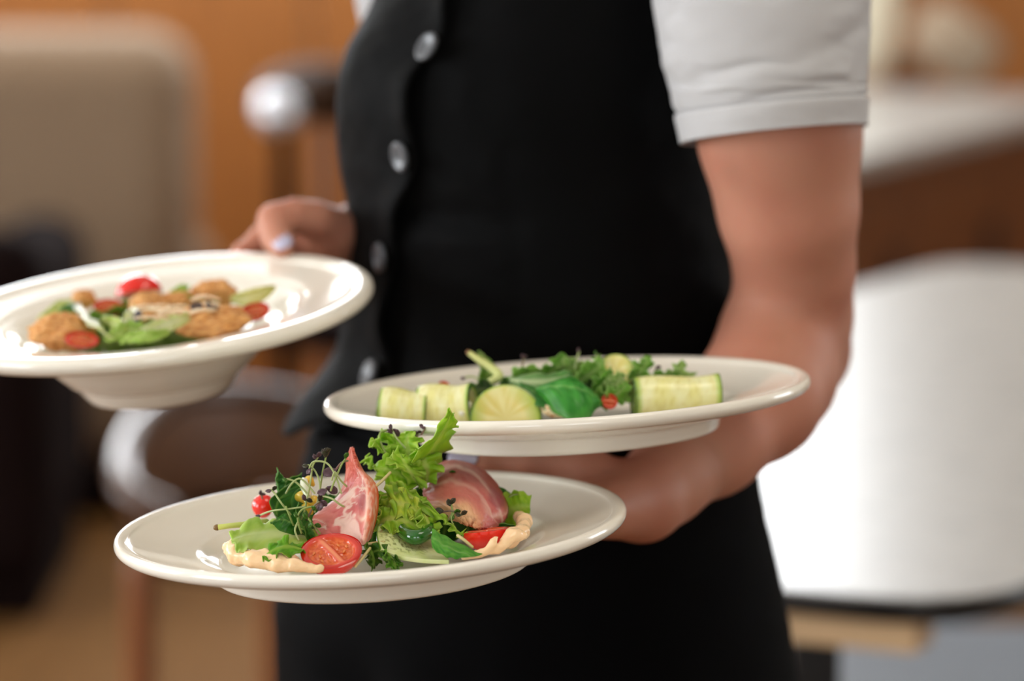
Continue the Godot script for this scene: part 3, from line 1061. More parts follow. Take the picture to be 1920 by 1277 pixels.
func _trousers(who: Node3D) -> void:
	var hips := func(u: float, v: float) -> Vector3:
		var py := lerpf(690.0, 1500.0, v)
		var a := u * 360.0
		var g := 0.004 - 0.006 * smoothstep(0.0, 0.25, 0.25 - v)
		var q := trunk_at(a, py, g)
		# the crease from the crotch up the front, and pleats
		var c := exp(-pow((a - 84.0 + (py - 1150.0) * 0.02) / 9.0, 2.0)) * smoothstep(1080.0, 1300.0, py)
		return q + (q - trunk_at(a, py, -0.05)).normalized() * (-0.016 * c + 0.003 * _folds(q, 7.0))
	var t := part("trousers", sheet(hips, 110, 60, 0.0, null, true), M.trousers, who)
	var hip := (trunk_at(0, 1470) + trunk_at(180, 1470)) * 0.5
	for side in [-1, 1]:
		var h: Vector3 = hip + left_dir * (0.082 * side)
		var foot: Vector3 = Vector3(h.x, 0.05, h.z) + front_dir * (0.05 * side)
		var leg := func(u: float, v: float) -> Vector3:
			var a := u * TAU
			var c := h.lerp(foot, v) + front_dir * (0.012 * sin(v * PI))
			var r := lerpf(0.088, 0.062, smoothstep(0.0, 0.6, v))
			var q := c + left_dir * (cos(a) * r) + front_dir * (sin(a) * r * 1.15)
			return q + (q - c).normalized() * 0.006 * _folds(q, 6.0)
		part("trouser_leg", sheet(leg, 40, 30, 0.002, null, true), M.trousers, t)
	# waistband and fly, a little proud
	var band := func(u: float, v: float) -> Vector3:
		return trunk_at(u * 360.0, lerpf(842.0, 800.0, v), 0.006)
	part("waistband", sheet(band, 80, 4, 0.002, null, true), M.trousers, t)

# ---------------------------------------------------------------- the plates
func plate_frame(px: float, py: float, d: float, lean: float, roll: float) -> Transform3D:
	# lean: how far the far side drops (degrees); roll: right side up
	return Transform3D(Basis(Vector3.BACK, deg_to_rad(roll)) * Basis(Vector3.RIGHT, deg_to_rad(lean)), P(px, py, d))

var PLATE_1 := Transform3D.IDENTITY
var PLATE_2 := Transform3D.IDENTITY
var BOWL := Transform3D.IDENTITY

func _plates() -> void:
	M.china = mat(Color(0.965, 0.94, 0.885), 0.09, {"metallic_specular": 0.55})
	PLATE_1 = plate_frame(694, 975, 2.133, 0.0, 3.57)
	PLATE_2 = plate_frame(1062, 726, 2.247, -2.4, 3.26)
	BOWL = plate_frame(281, 572, 2.38, 4.6, 5.9)
	var under := smooth_profile([Vector2(0.0, -0.0235), Vector2(0.04, -0.0235), Vector2(0.076, -0.0238), Vector2(0.081, -0.0268), Vector2(0.0845, -0.028), Vector2(0.0878, -0.0268), Vector2(0.0888, -0.0235), Vector2(0.0905, -0.019), Vector2(0.0925, -0.0178), Vector2(0.098, -0.0168), Vector2(0.112, -0.0138), Vector2(0.127, -0.0106), Vector2(0.1375, -0.0082), Vector2(0.1412, -0.0062), Vector2(0.1425, -0.0035), Vector2(0.1418, -0.0008), Vector2(0.1398, 0.0002), Vector2(0.1372, -0.0001), Vector2(0.135, -0.001)], 90)
	var top := smooth_profile([Vector2(0.135, -0.001), Vector2(0.1325, -0.0028), Vector2(0.122, -0.0062), Vector2(0.108, -0.0096), Vector2(0.1, -0.0109), Vector2(0.0972, -0.0114), Vector2(0.0945, -0.0126), Vector2(0.088, -0.0162), Vector2(0.08, -0.0178), Vector2(0.05, -0.0182), Vector2(0.0, -0.0182)], 40)
	top.remove_at(0)
	var m := lathe(under + top, 160)
	for k in 2:
		var o := thing("plate", ["white deep rimmed plate lowest of the three, holding the ham and tomato salad", "white footed plate resting on her forearm, holding zucchini rolls and basil"][k], "plate")
		o.transform = [PLATE_1, PLATE_2][k]
		part("dish", m, M.china, o)
	var b_under := smooth_profile([Vector2(0.0, -0.052), Vector2(0.03, -0.0525), Vector2(0.039, -0.0555), Vector2(0.0435, -0.0555), Vector2(0.047, -0.052), Vector2(0.055, -0.041), Vector2(0.064, -0.027), Vector2(0.07, -0.019), Vector2(0.08, -0.0165), Vector2(0.1, -0.0145), Vector2(0.122, -0.0122), Vector2(0.134, -0.0098), Vector2(0.1385, -0.006), Vector2(0.1388, -0.002), Vector2(0.136, 0.0008), Vector2(0.131, 0.001)], 90)
	var b_top := smooth_profile([Vector2(0.131, 0.001), Vector2(0.125, -0.0004), Vector2(0.1235, -0.0018), Vector2(0.112, -0.003), Vector2(0.1, -0.0044), Vector2(0.0965, -0.0062), Vector2(0.0925, -0.0072), Vector2(0.086, -0.0105), Vector2(0.078, -0.018), Vector2(0.07, -0.028), Vector2(0.06, -0.039), Vector2(0.048, -0.0455), Vector2(0.0, -0.047)], 60)
	b_top.remove_at(0)
	var bw := thing("deep_bowl", "white wide rimmed deep bowl held by its rim, holding the crispy chicken salad", "bowl")
	bw.transform = BOWL
	part("dish", lathe(b_under + b_top, 160), M.china, bw)

# ---------------------------------------------------------------- food builders
func _food_materials() -> void:
	M.leaf = mat(Color.WHITE, 0.3, {"vertex_color_use_as_albedo": true, "backlight_enabled": true, "backlight": Color(0.8, 0.84, 0.5), "metallic_specular": 0.36})
	M.fleshy = mat(Color.WHITE, 0.22, {"vertex_color_use_as_albedo": true, "subsurf_scatter_enabled": true, "subsurf_scatter_strength": 0.1, "metallic_specular": 0.5})
	M.ham = mat(Color.WHITE, 0.42, {"vertex_color_use_as_albedo": true, "backlight_enabled": true, "backlight": Color(0.45, 0.3, 0.26), "metallic_specular": 0.4})
	M.tomato = mat(Color(0.9, 0.13, 0.06), 0.12, {"clearcoat_enabled": true, "clearcoat": 0.4, "clearcoat_roughness": 0.06})
	M.gel = mat(Color.WHITE, 0.12, {"vertex_color_use_as_albedo": true, "clearcoat_enabled": true, "clearcoat": 0.6, "clearcoat_roughness": 0.08})
	M.seed = mat(Color(0.88, 0.5, 0.26), 0.25)
	M.sauce = mat(Color(1.0, 0.84, 0.66), 0.22, {"subsurf_scatter_enabled": true, "subsurf_scatter_strength": 0.1})
	M.crumb = mat(Color.WHITE, 0.75, {"vertex_color_use_as_albedo": true})
	M.matte_food = mat(Color.WHITE, 0.5, {"vertex_color_use_as_albedo": true})

# a leaf along rows [px, py, depth, half width in px, direction of its right side in degrees, depth gained towards that side]
func leaf_mesh(rows: Array, o := {}) -> ArrayMesh:
	var amp: float = o.get("ruffle", 0.0)
	var freq: float = o.get("freq", 4.0)
	var teeth: float = o.get("teeth", 0.0)
	var tf: float = o.get("tf", 9.0)
	var cup: float = o.get("cup", 0.0)
	var ph: float = o.get("ph", 0.0)
	var rib: Color = o.get("rib", lin(214, 226, 150))
	var c1: Color = o.get("c1", lin(120, 175, 45))
	var c2: Color = o.get("c2", lin(88, 150, 30))
	var rw: float = o.get("rw", 0.16)
	var dark: float = o.get("dark", 0.0)
	var base := func(s: float, v: float) -> Vector3:
		var r := []
		for i in 6:
			var col := []
			for k in rows:
				col.append(float(k[i]))
			r.append(curve_at(col, v))
		var a := deg_to_rad(r[4])
		var w: float = r[3] * (1.0 + teeth * (absf(fmod(v * tf + ph, 1.0) * 2.0 - 1.0) * 2.0 - 1.0))
		return P(r[0] + cos(a) * w * s, r[1] + sin(a) * w * s, r[2] + r[5] * s)
	var f := func(u: float, v: float) -> Vector3:
		var s := u * 2.0 - 1.0
		var q: Vector3 = base.call(s, v)
		var du: Vector3 = base.call(s + 0.05, v) - q
		var dv: Vector3 = base.call(s, minf(v + 0.03, 1.0)) - base.call(s, maxf(v - 0.03, 0.0))
		var n := du.cross(dv).normalized()
		var side := 1.0 if s > 0 else 1.7
		var wave := sin(TAU * freq * v + ph + side * 2.0) + 0.45 * sin(TAU * freq * 2.3 * v + ph * 1.7 + side)
		var veins := 0.0004 * sin(TAU * (v * 7.0 - absf(s) * 1.6)) * (1.0 - absf(s)) if amp < 0.001 else 0.0
		return q + n * (cup * s * s + amp * s * s * wave + veins - 0.0007 * exp(-s * s / 0.02))
	var col := func(u: float, v: float) -> Color:
		var s := absf(u * 2.0 - 1.0)
		var k := clampf(0.5 + 0.9 * fn.get_noise_2d(u * 3.0 + ph * 3.0, v * 5.0), 0.0, 1.0)
		var c := c1.lerp(c2, k)
		var vein := absf(fmod(v * 6.0 - s * 1.4 + 10.0, 1.0) - 0.5)
		c = c.lerp(rib, 0.35 * smoothstep(0.07, 0.0, vein) * (1.0 - s))
		c = c.lerp(rib, smoothstep(rw * 1.6, rw * 0.4, s) * (1.0 - 0.75 * v))
		c = c.lerp(rib, 0.3 * smoothstep(0.78, 1.0, s))  # paler margin: an edge highlight painted into the leaf colour
		return c.lerp(rib, dark * (1.0 - v))
	return sheet(f, o.get("nu", 14), o.get("nv", 34), o.get("th", 0.0006), col)

func leaf_part(called: String, parent: Node, rows: Array, o := {}) -> MeshInstance3D:
	return part(called, leaf_mesh(rows, o), M.leaf, parent)

func leaf(called: String, label: String, category: String, rows: Array, o := {}, group := "") -> MeshInstance3D:
	return single(called, leaf_mesh(rows, o), M.leaf, label, category, group)

func turn(x: Vector3, n: Vector3, at: Vector3) -> Transform3D:   # y along n, x as near x as can be
	n = n.normalized()
	x = (x - n * x.dot(n)).normalized()
	return Transform3D(Basis(x, n, x.cross(n)), at)

func tomato_half(label: String, at: Vector3, n: Vector3, along: Vector3, r: float, deep: float, group := "", squash := 0.9, split := 0.2, cherry := true) -> Node3D:
	var t := thing("tomato_half", label, "tomato", Vector3.ZERO, group)
	t.transform = turn(along, n, at)
	var skin := func(u: float, v: float) -> Vector3:
		var a := u * TAU
		var p := v * PI / 2
		var k := 1.0 + 0.02 * sin(a * 3.0)
		return Vector3(cos(a) * sin(p) * r * k, -cos(p) * deep, -sin(a) * sin(p) * r * squash * k)
	part("skin", sheet(skin, 40, 14, 0.0, null, true), M.tomato, t)
	var field := func(x: float, y: float) -> float:      # 1 in the seed chambers, 0 in the flesh
		var q := Vector2(x, y).rotated(split)
		var rr := q.length()
		var d := minf(smoothstep(0.8, 0.7, rr), smoothstep(0.09, 0.17, absf(q.y)))
		return d * smoothstep(0.12, 0.2, rr)
	var face := func(u: float, v: float) -> Vector3:
		var a := u * TAU
		var x := cos(a) * v
		var y := sin(a) * v
		var c: float = field.call(x, y)
		var edge := -0.0006 * smoothstep(0.93, 1.0, v)
		return Vector3(x * r, -c * (0.0016 + 0.0007 * fn.get_noise_2d(x * 5.0, y * 5.0)) + edge + 0.0002, -y * r * squash)
	var col := func(u: float, v: float) -> Color:
		var a := u * TAU
		var x := cos(a) * v
		var y := sin(a) * v
		var c: float = field.call(x, y)
		var flesh := lin(214, 62, 36).lerp(lin(198, 34, 22), smoothstep(0.75, 0.98, v))
		flesh = flesh.lerp(lin(236, 140, 96), smoothstep(0.12, 0.02, absf(Vector2(x, y).rotated(split).y)) * smoothstep(0.85, 0.6, v))
		return flesh.lerp(lin(206, 70, 24).lerp(lin(232, 116, 52), clampf(0.5 + fn.get_noise_2d(x * 6.0 + 4.0, y * 6.0), 0.0, 1.0)), c)
	part("cut_face", sheet(face, 64, 26, 0.0, col, true), M.gel, t)
	if cherry:
		var sd := tube([Vector3(-0.0011, 0, 0), Vector3(0, 0.0001, 0), Vector3(0.0011, 0, 0)], [0.0004, 0.0008, 0.0005], 6, 4, Color.WHITE, Color.WHITE, 0.5)
		for k in 6:
			var a := (k % 3 - 1) * 0.5 + (PI / 2 if k < 3 else -PI / 2)
			var q := Vector2(cos(a), sin(a)) * (0.42 + 0.14 * (k % 2))
			q = q.rotated(-split)
			part("seed", sd, M.seed, t).transform = Transform3D(Basis(Vector3.UP, a), Vector3(q.x * r, -0.0008, -q.y * r * squash))
	return t

func ham_color(u: float, v: float, k: float) -> Color:
	var wx := u + 0.16 * fn.get_noise_2d(u * 2.0 + k, v * 2.0)
	var wy := v + 0.16 * fn.get_noise_2d(u * 2.0 + k + 7.0, v * 2.0 + 3.0)
	var c := lin(226, 138, 126).lerp(lin(208, 98, 96), clampf(0.5 + 1.1 * fn.get_noise_2d(wx * 3.0 + k, wy * 3.0), 0.0, 1.0))
	var m := fn.get_noise_2d(wx * 1.7 + k * 2.0, wy * 2.6 + 1.0)
	var fat := smoothstep(0.11, 0.02, absf(m)) * 0.9
	fat = maxf(fat, smoothstep(0.12, 0.34, fn.get_noise_2d(wx * 1.3 - k, wy * 1.9 + 8.0)) * 0.85)
	c = c.lerp(lin(246, 222, 204), fat * 0.8)
	return c

func sprout(label: String, pts: Array, r: float, heads: Array, tone: int, group: String) -> Node3D:
	# pts [px, py, d]; heads [px, py, d, length px, direction, tone]
	var t := thing("microgreen", label, "microgreen", Vector3.ZERO, group)
	var q := []
	var rad := []
	for k in pts:
		q.append(P(k[0], k[1], k[2]))
		rad.append(r)
	var c: Color = [lin(206, 214, 160), lin(176, 190, 120), lin(160, 120, 120)][tone]
	part("stem", tube(q, rad, 6, 0, c, c.lerp(lin(150, 170, 90), 0.5)), M.leaf, t)
	for h in heads:
		var a := deg_to_rad(h[4])
		var l: float = h[3] * 0.85
		var w := l * 0.34
		var cs: Array = [[lin(92, 68, 76), lin(124, 98, 104)], [lin(58, 100, 36), lin(96, 140, 50)], [lin(70, 88, 50), lin(92, 74, 74)]][h[5]]
		var rows := [[h[0], h[1], h[2], w * 0.25, h[4] + 90, 0.001], [h[0] + cos(a) * l * 0.45, h[1] + sin(a) * l * 0.45, h[2] - 0.0008, w, h[4] + 90, 0.002], [h[0] + cos(a) * l * 0.85, h[1] + sin(a) * l * 0.85, h[2] - 0.0004, w * 0.8, h[4] + 90, 0.001], [h[0] + cos(a) * l, h[1] + sin(a) * l, h[2], w * 0.2, h[4] + 90, 0.0]]
		leaf_part("leaf", t, rows, {"nu": 6, "nv": 8, "c1": cs[0], "c2": cs[1], "rib": cs[1], "cup": -0.0004, "th": 0.0004})
	return t

func nugget(label: String, at: Vector3, size: Vector3, yaw: float, k: float, group: String) -> MeshInstance3D:
	var f := func(u: float, v: float) -> Vector3:
		var a := u * TAU
		var d := Vector3(cos(a) * sin(v * PI), -cos(v * PI), -sin(a) * sin(v * PI))
		var s := 1.0 + 0.3 * fn.get_noise_3d(d.x * 1.2 + k, d.y * 1.2, d.z * 1.2) + 0.12 * fn.get_noise_3d(d.x * 5.0, d.y * 5.0 + k, d.z * 5.0)
		return d * size * s
	var col := func(u: float, v: float) -> Color:
		var a := u * TAU
		var d := Vector3(cos(a) * sin(v * PI), -cos(v * PI), -sin(a) * sin(v * PI))
		var n := clampf(0.5 + 1.3 * fn.get_noise_3d(d.x * 4.0, d.y * 4.0 + k, d.z * 4.0), 0.0, 1.0)
		var m := clampf(0.5 + 1.3 * fn.get_noise_3d(d.x * 9.0 + 5.0, d.y * 9.0 + k, d.z * 9.0), 0.0, 1.0)
		return lin(224, 152, 74).lerp(lin(180, 104, 44), n).lerp(lin(246, 204, 142), m * 0.55)
	var o := single("chicken_piece", sheet(f, 64, 36, 0.0, col, true), M.crumb, label, "chicken", group)
	o.transform = Transform3D(Basis(Vector3.UP, yaw), at)
	return o

func blob(bones: Array, cell: float, k: float, col := Color.WHITE, rough := 0.0) -> ArrayMesh:
	var s := Soup.new()
	var bump := func(q: Vector3, n: Vector3) -> Vector3: return n * rough * (fn.get_noise_3d(q.x * 120.0, q.y * 120.0, q.z * 120.0) * 1.4)
	blob_into(s, bones, cell, k, bump if rough > 0.0 else null)
	for i in s.c.size():
		s.c[i] = col
	return s.mesh()

# ---------------------------------------------------------------- lowest plate: ham, tomato, lettuce
func _front_salad() -> void:
	_food_materials()
	var bright := {"c1": lin(190, 224, 66), "c2": lin(148, 202, 40), "rib": lin(214, 228, 130)}
	# dressing
	var s1 := chain([[428, 1026, 2.09, 0.0042], [446, 1040, 2.072, 0.0058], [478, 1051, 2.062, 0.0044], [520, 1057, 2.058, 0.0046], [556, 1062, 2.055, 0.0036], [600, 1066, 2.052, 0.0028]])
	s1 += chain([[440, 1020, 2.098, 0.003], [482, 1036, 2.092, 0.0054], [548, 1054, 2.078, 0.0046]])
	s1 += chain([[432, 1030, 2.078, 0.0026], [438, 1018, 2.082, 0.0022], [446, 1012, 2.088, 0.0012]])
	s1 += chain([[470, 1044, 2.062, 0.0022], [494, 1039, 2.064, 0.0026], [520, 1046, 2.06, 0.0016], [548, 1058, 2.054, 0.0014]])
	single("dressing", blob(s1, 0.001, 0.0014, Color.WHITE, 0.0009), M.sauce, "smear of peach coloured dressing under the pale lettuce leaf by the cut tomato", "dressing")
	var s2 := chain([[868, 1046, 2.062, 0.0022], [900, 1038, 2.062, 0.0024], [930, 1031, 2.066, 0.0026], [958, 1016, 2.078, 0.0034], [978, 998, 2.098, 0.0044], [984, 978, 2.12, 0.0046], [972, 968, 2.135, 0.004]])
	s2 += chain([[908, 1034, 2.06, 0.0018], [924, 1017, 2.062, 0.0019], [934, 1003, 2.064, 0.0008]])
	s2 += chain([[944, 1024, 2.066, 0.0024], [962, 1004, 2.074, 0.0034], [984, 1004, 2.078, 0.0022]])
	s2 += chain([[944, 1012, 2.072, 0.0022], [962, 996, 2.08, 0.0026], [976, 1000, 2.076, 0.0014]])
	single("dressing", blob(s2, 0.001, 0.0014, Color.WHITE, 0.0007), M.sauce, "ridge of peach dressing on the plate beside the tomato wedge under the ham", "dressing")
	# tomatoes
	tomato_half("juicy halved cherry tomato with cut face up at the front of the lowest plate", P(621, 1033, 2.064), Vector3(-0.05, 0.9, 0.44), Vector3(1, 0.18, 0), 0.0166, 0.0125, "", 0.94, 1.1)
	tomato_half("red tomato wedge lying skin outward under the larger ham slice", P(911, 994, 2.088), Vector3(-0.12, 0.985, -0.13), Vector3(1, 0.08, 0), 0.0135, 0.0115, "", 1.0, 0.2)
	tomato_half("red tomato piece half hidden behind the dark leaves at left of the mound", P(494, 949, 2.165), Vector3(0.5, -0.3, -0.8), Vector3(0.2, 1, 0), 0.0068, 0.006, "", 1.0, 0.2, false)
	# cucumber ribbon
	var cu := grid_points([[708, 990, 2.098, 745, 988, 2.10, 785, 1002, 2.105, 826, 1024, 2.105], [706, 1008, 2.084, 742, 1010, 2.085, 786, 1026, 2.086, 834, 1040, 2.08], [712, 1030, 2.072, 740, 1044, 2.068, 790, 1052, 2.062, 842, 1054, 2.058]])
	var cuf := func(u: float, v: float) -> Vector3: return patch_at(cu, u, v)
	var cuc := func(u: float, v: float) -> Color:
		var c := lin(206, 218, 142).lerp(lin(222, 228, 170), clampf(0.5 + fn.get_noise_2d(u * 4.0, v * 4.0), 0.0, 1.0))
		var ring := Vector2((u - 0.42) * 2.2, (v - 0.55) * 2.6).length()
		var spot := smoothstep(0.16, 0.3, fn.get_noise_2d(u * 16.0, v * 14.0 + 3.0)) * smoothstep(1.0, 0.5, ring)
		c = c.lerp(lin(120, 132, 66), spot * 0.8)
		return c.lerp(lin(94, 150, 34), smoothstep(0.055, 0.02, u)).lerp(lin(120, 160, 60), smoothstep(0.05, 0.0, v) * 0.7)
	single("cucumber_slice", sheet(cuf, 60, 40, 0.0022, cuc), M.fleshy, "pale green cucumber slice with faint seeds at the front of the lowest plate", "cucumber")
	# cut basil leaf in front
	var ba := grid_points([[811, 992, 2.064, 846, 1012, 2.064, 904, 1040, 2.058], [809, 1010, 2.058, 838, 1027, 2.056, 884, 1043, 2.056], [811, 1028, 2.06, 836, 1044, 2.056, 860, 1048, 2.056]])
	var baf := func(u: float, v: float) -> Vector3: return patch_at(ba, u, v) + Vector3(0, 0.0004 * sin(u * 20.0 - v * 6.0), 0)
	var bac := func(u: float, v: float) -> Color:
		var c := lin(112, 180, 70).lerp(lin(74, 146, 50), clampf(0.5 + fn.get_noise_2d(u * 4.0, v * 4.0) + 0.5 * (v - 0.5), 0.0, 1.0))
		c = c.lerp(lin(130, 180, 90), smoothstep(0.05, 0.01, absf(v - 0.42 - 0.1 * u)))
		return c.lerp(lin(112, 168, 76), 0.5 * smoothstep(0.1, 0.0, absf(fmod(u * 5.0 - v * 1.2 + 4.0, 1.0) - 0.5)))
	single("basil_leaf", sheet(baf, 40, 24, 0.0006, bac), M.leaf, "flat bright green leaf tip lying over the cucumber beside the tomato wedge", "leaf")
	# ham slices
	var h1 := grid_points([
		[596, 1002, 2.102, 632, 1012, 2.09, 666, 1019, 2.08, 682, 1021, 2.074, 694, 1008, 2.09],
		[586, 976, 2.108, 625, 975, 2.10, 668, 973, 2.088, 690, 974, 2.075, 706, 962, 2.092],
		[599, 960, 2.118, 638, 945, 2.112, 674, 926, 2.098, 692, 926, 2.083, 707, 922, 2.098],
		[636, 930, 2.13, 656, 914, 2.122, 674, 902, 2.11, 686, 899, 2.098, 698, 902, 2.108],
		[650, 890, 2.13, 657, 876, 2.122, 663, 872, 2.116, 671, 876, 2.11, 680, 884, 2.114],
		[650, 856, 2.124, 655, 848, 2.12, 660, 838, 2.118, 664, 850, 2.114, 669, 862, 2.116]])
	var h1f := func(u: float, v: float) -> Vector3:
		return patch_at(h1, u, v) + Vector3(0, 0, 0.0009 * fn.get_noise_2d(u * 6.0, v * 9.0) + 0.0006 * fn.get_noise_2d(u * 16.0, v * 22.0))
	var h1c := func(u: float, v: float) -> Color:
		var c := ham_color(u * 1.0, v * 1.3, 2.0)
		var swirl := Vector2((u - 0.62) * 2.0, (v - 0.33) * 2.6)
		c = c.lerp(lin(178, 84, 86), 0.8 * smoothstep(0.26, 0.12, swirl.length()))
		c = c.lerp(lin(240, 208, 182), 0.9 * smoothstep(0.08, 0.0, absf(swirl.length() - 0.34)) * smoothstep(-0.3, 0.1, swirl.x))
		c = c.lerp(lin(238, 196, 172), smoothstep(0.66, 0.74, u) * smoothstep(0.8, 0.55, v))
		c = c.lerp(lin(236, 124, 92).lerp(lin(248, 206, 186), clampf(0.2 + 1.4 * fn.get_noise_2d(u * 14.0, v * 9.0), 0.0, 0.7)), smoothstep(0.71, 0.76, u) * smoothstep(0.9, 0.6, v))
		c = c.lerp(lin(228, 92, 46), smoothstep(0.9, 0.96, u))
		return c.lerp(lin(208, 92, 66), smoothstep(0.62, 0.8, v) * 0.85)
	single("ham_slice", sheet(h1f, 80, 90, 0.0016, h1c), M.ham, "thin ham slice standing upright with orange rind edge behind the halved tomato", "ham")
	var h2 := grid_points([
		[803, 888, 2.178, 828, 869, 2.18, 860, 866, 2.18, 900, 880, 2.175, 930, 908, 2.168, 945, 934, 2.158],
		[797, 906, 2.155, 830, 886, 2.155, 866, 884, 2.152, 906, 900, 2.148, 937, 928, 2.145, 951, 954, 2.142],
		[795, 928, 2.138, 826, 914, 2.13, 862, 914, 2.124, 902, 928, 2.12, 932, 950, 2.12, 949, 968, 2.13],
		[812, 950, 2.122, 838, 944, 2.11, 868, 948, 2.10, 898, 960, 2.10, 922, 974, 2.108, 941, 981, 2.122],
		[846, 974, 2.112, 860, 978, 2.10, 877, 986, 2.094, 895, 991, 2.094, 913, 991, 2.10, 931, 988, 2.115]])
	var h2f := func(u: float, v: float) -> Vector3:
		var q := patch_at(h2, u, v)
		return q + Vector3(0, 0.3, 1) * (0.0011 * fn.get_noise_2d(u * 5.0, v * 5.0 + 20.0) + 0.0006 * fn.get_noise_2d(u * 18.0, v * 15.0))
	var h2c := func(u: float, v: float) -> Color:
		var w := u + 0.07 * fn.get_noise_2d(u * 2.4, v * 2.4 + 5.0)
		var y := v + 0.07 * fn.get_noise_2d(u * 2.4 + 9.0, v * 2.4)
		var c := lin(214, 124, 114).lerp(lin(196, 94, 92), clampf(0.5 + fn.get_noise_2d(u * 3.0, v * 3.0), 0.0, 1.0))
		c = c.lerp(lin(172, 80, 64), smoothstep(0.34, 0.1, y - 0.2 * w) * 0.8)      # dry reddish back
		var seam := y - 0.30 - 0.9 * maxf(w - 0.35, 0.0) * maxf(w - 0.1, 0.0)
		c = c.lerp(lin(240, 204, 188), 0.62 * smoothstep(0.075, 0.0, absf(seam + 0.1)))
		c = c.lerp(lin(238, 192, 178), 0.5 * smoothstep(0.04, 0.0, absf(seam - 0.13)))
		var ring := Vector2((w - 0.77) * 2.0, (y - 0.42) * 1.35)
		c = c.lerp(lin(160, 72, 82), 0.75 * smoothstep(0.27, 0.12, ring.length()))
		c = c.lerp(lin(236, 190, 172), 0.55 * smoothstep(0.1, 0.0, absf(ring.length() - 0.36)) * smoothstep(-0.1, 0.2, ring.x + ring.y))
		c = c.lerp(lin(140, 52, 40), smoothstep(0.95, 0.985, u))
		var low := smoothstep(0.6, 0.85, y) * smoothstep(0.72, 0.5, w)
		c = c.lerp(lin(240, 190, 140), low * 0.9)
		var burn := smoothstep(0.05, 0.25, fn.get_noise_2d(u * 9.0 + 3.0, v * 9.0)) * smoothstep(0.82, 0.95, v) * smoothstep(0.72, 0.5, u) * smoothstep(0.15, 0.3, u)
		return c.lerp(lin(104, 28, 10), burn * 0.9).lerp(lin(206, 110, 44), smoothstep(0.88, 1.0, v) * smoothstep(0.7, 0.4, u) * 0.5)
	single("ham_slice", sheet(h2f, 100, 80, 0.0018, h2c), M.ham, "larger ham slice draped in a dome with white fat seams above the tomato wedge", "ham")
	# pale lettuce at left
	leaf("lettuce_leaf", "pale green lettuce leaf with white rib spreading left over the dressing", "lettuce", [[596, 1012, 2.112, 9, 96, -0.006], [556, 1004, 2.10, 18, 94, -0.012], [515, 1002, 2.09, 27, 92, -0.016], [474, 1006, 2.08, 31, 88, -0.016], [446, 1012, 2.072, 20, 80, -0.01], [434, 1016, 2.07, 5, 75, -0.004]],
		{"ruffle": 0.002, "freq": 3.6, "c1": lin(196, 222, 92), "c2": lin(164, 206, 62), "rib": lin(230, 238, 186), "rw": 0.3, "dark": 0.3, "teeth": 0.06, "tf": 7.0, "nu": 18, "nv": 40})
	leaf("lettuce_leaf", "small curly green lettuce leaf on the dressing beside the halved tomato", "lettuce", [[572, 1034, 2.068, 7, 60, -0.004], [545, 1026, 2.064, 14, 80, -0.006], [520, 1030, 2.06, 16, 95, -0.006], [500, 1042, 2.06, 12, 120, -0.004], [492, 1056, 2.062, 3, 130, 0.0]],
		{"ruffle": 0.0024, "freq": 3.4, "c1": lin(120, 184, 40), "c2": lin(84, 150, 24), "rib": lin(180, 210, 90), "teeth": 0.2, "tf": 6.0})
	# cut stem poking out to the left
	var st := thing("stem", "thin pale green stem with brown cut end poking out left over the plate rim", "stem")
	var sp := [P(408, 989, 2.1), P(430, 986, 2.1), P(462, 983, 2.105), P(500, 979, 2.115)]
	part("stalk", tube(sp, [0.0016, 0.0015, 0.0017, 0.002], 8, 12, lin(206, 212, 110), lin(190, 206, 110)), M.matte_food, st)
	part("cut_end", tube([P(404, 989.5, 2.1), P(408, 989, 2.1)], [0.0016, 0.0018], 8, 2, lin(120, 88, 40), lin(120, 88, 40)), M.matte_food, st)
	# dark rounded leaves of the left side
	var deep := {"c1": lin(70, 136, 46), "c2": lin(46, 108, 34), "rib": lin(160, 196, 104), "rw": 0.08, "cup": 0.0022, "ruffle": 0.0006, "freq": 1.5}
	var group := "dark green salad leaves at the left of the ham"
	var spoon := [
		[[548, 1000, 2.125, 5, 40, 0.004], [522, 972, 2.118, 18, 35, 0.008], [520, 944, 2.12, 22, 20, 0.01], [540, 920, 2.13, 15, 15, 0.008], [556, 908, 2.14, 4, 10, 0.0]],
		[[524, 930, 2.13, 3, 5, 0.0], [521, 912, 2.13, 6, 0, 0.003], [520, 896, 2.128, 7, 0, 0.004], [522, 884, 2.128, 3, 0, 0.0]],
		[[575, 1010, 2.105, 5, 70, 0.002], [550, 985, 2.1, 16, 80, -0.005], [528, 976, 2.1, 17, 95, -0.006], [508, 982, 2.1, 6, 100, -0.002]],
		[[590, 1000, 2.12, 5, 10, 0.002], [572, 970, 2.118, 14, 10, -0.004], [566, 940, 2.122, 15, 0, -0.004], [572, 916, 2.13, 5, 0, 0.0]],
		[[585, 1012, 2.1, 4, 40, 0.0], [570, 988, 2.095, 12, 30, 0.004], [560, 966, 2.1, 12, 20, 0.004], [562, 948, 2.104, 3, 10, 0.0]],
		[[552, 945, 2.14, 4, 60, 0.0], [535, 925, 2.142, 14, 60, 0.004], [548, 902, 2.145, 12, 40, 0.004], [565, 894, 2.148, 3, 30, 0.0]]]
	var said := ["broad dark green leaf arching up at the left of the mound", "narrow upright green leaf with rounded tip, leftmost of the mound's tall leaves", "dark green leaf folded low above the pale lettuce", "dark green leaf standing behind the upright ham slice", "small dark green leaf tucked against the foot of the upright ham", "dark leaf behind the broad arching leaf, below the corn pieces"]
	for k in spoon.size():
		leaf("salad_leaf", said[k], "leaf", spoon[k], deep.merged({"ph": k * 1.3, "c1": lin(92, 156, 90) if k == 1 else lin(70, 136, 46)}, true), group)
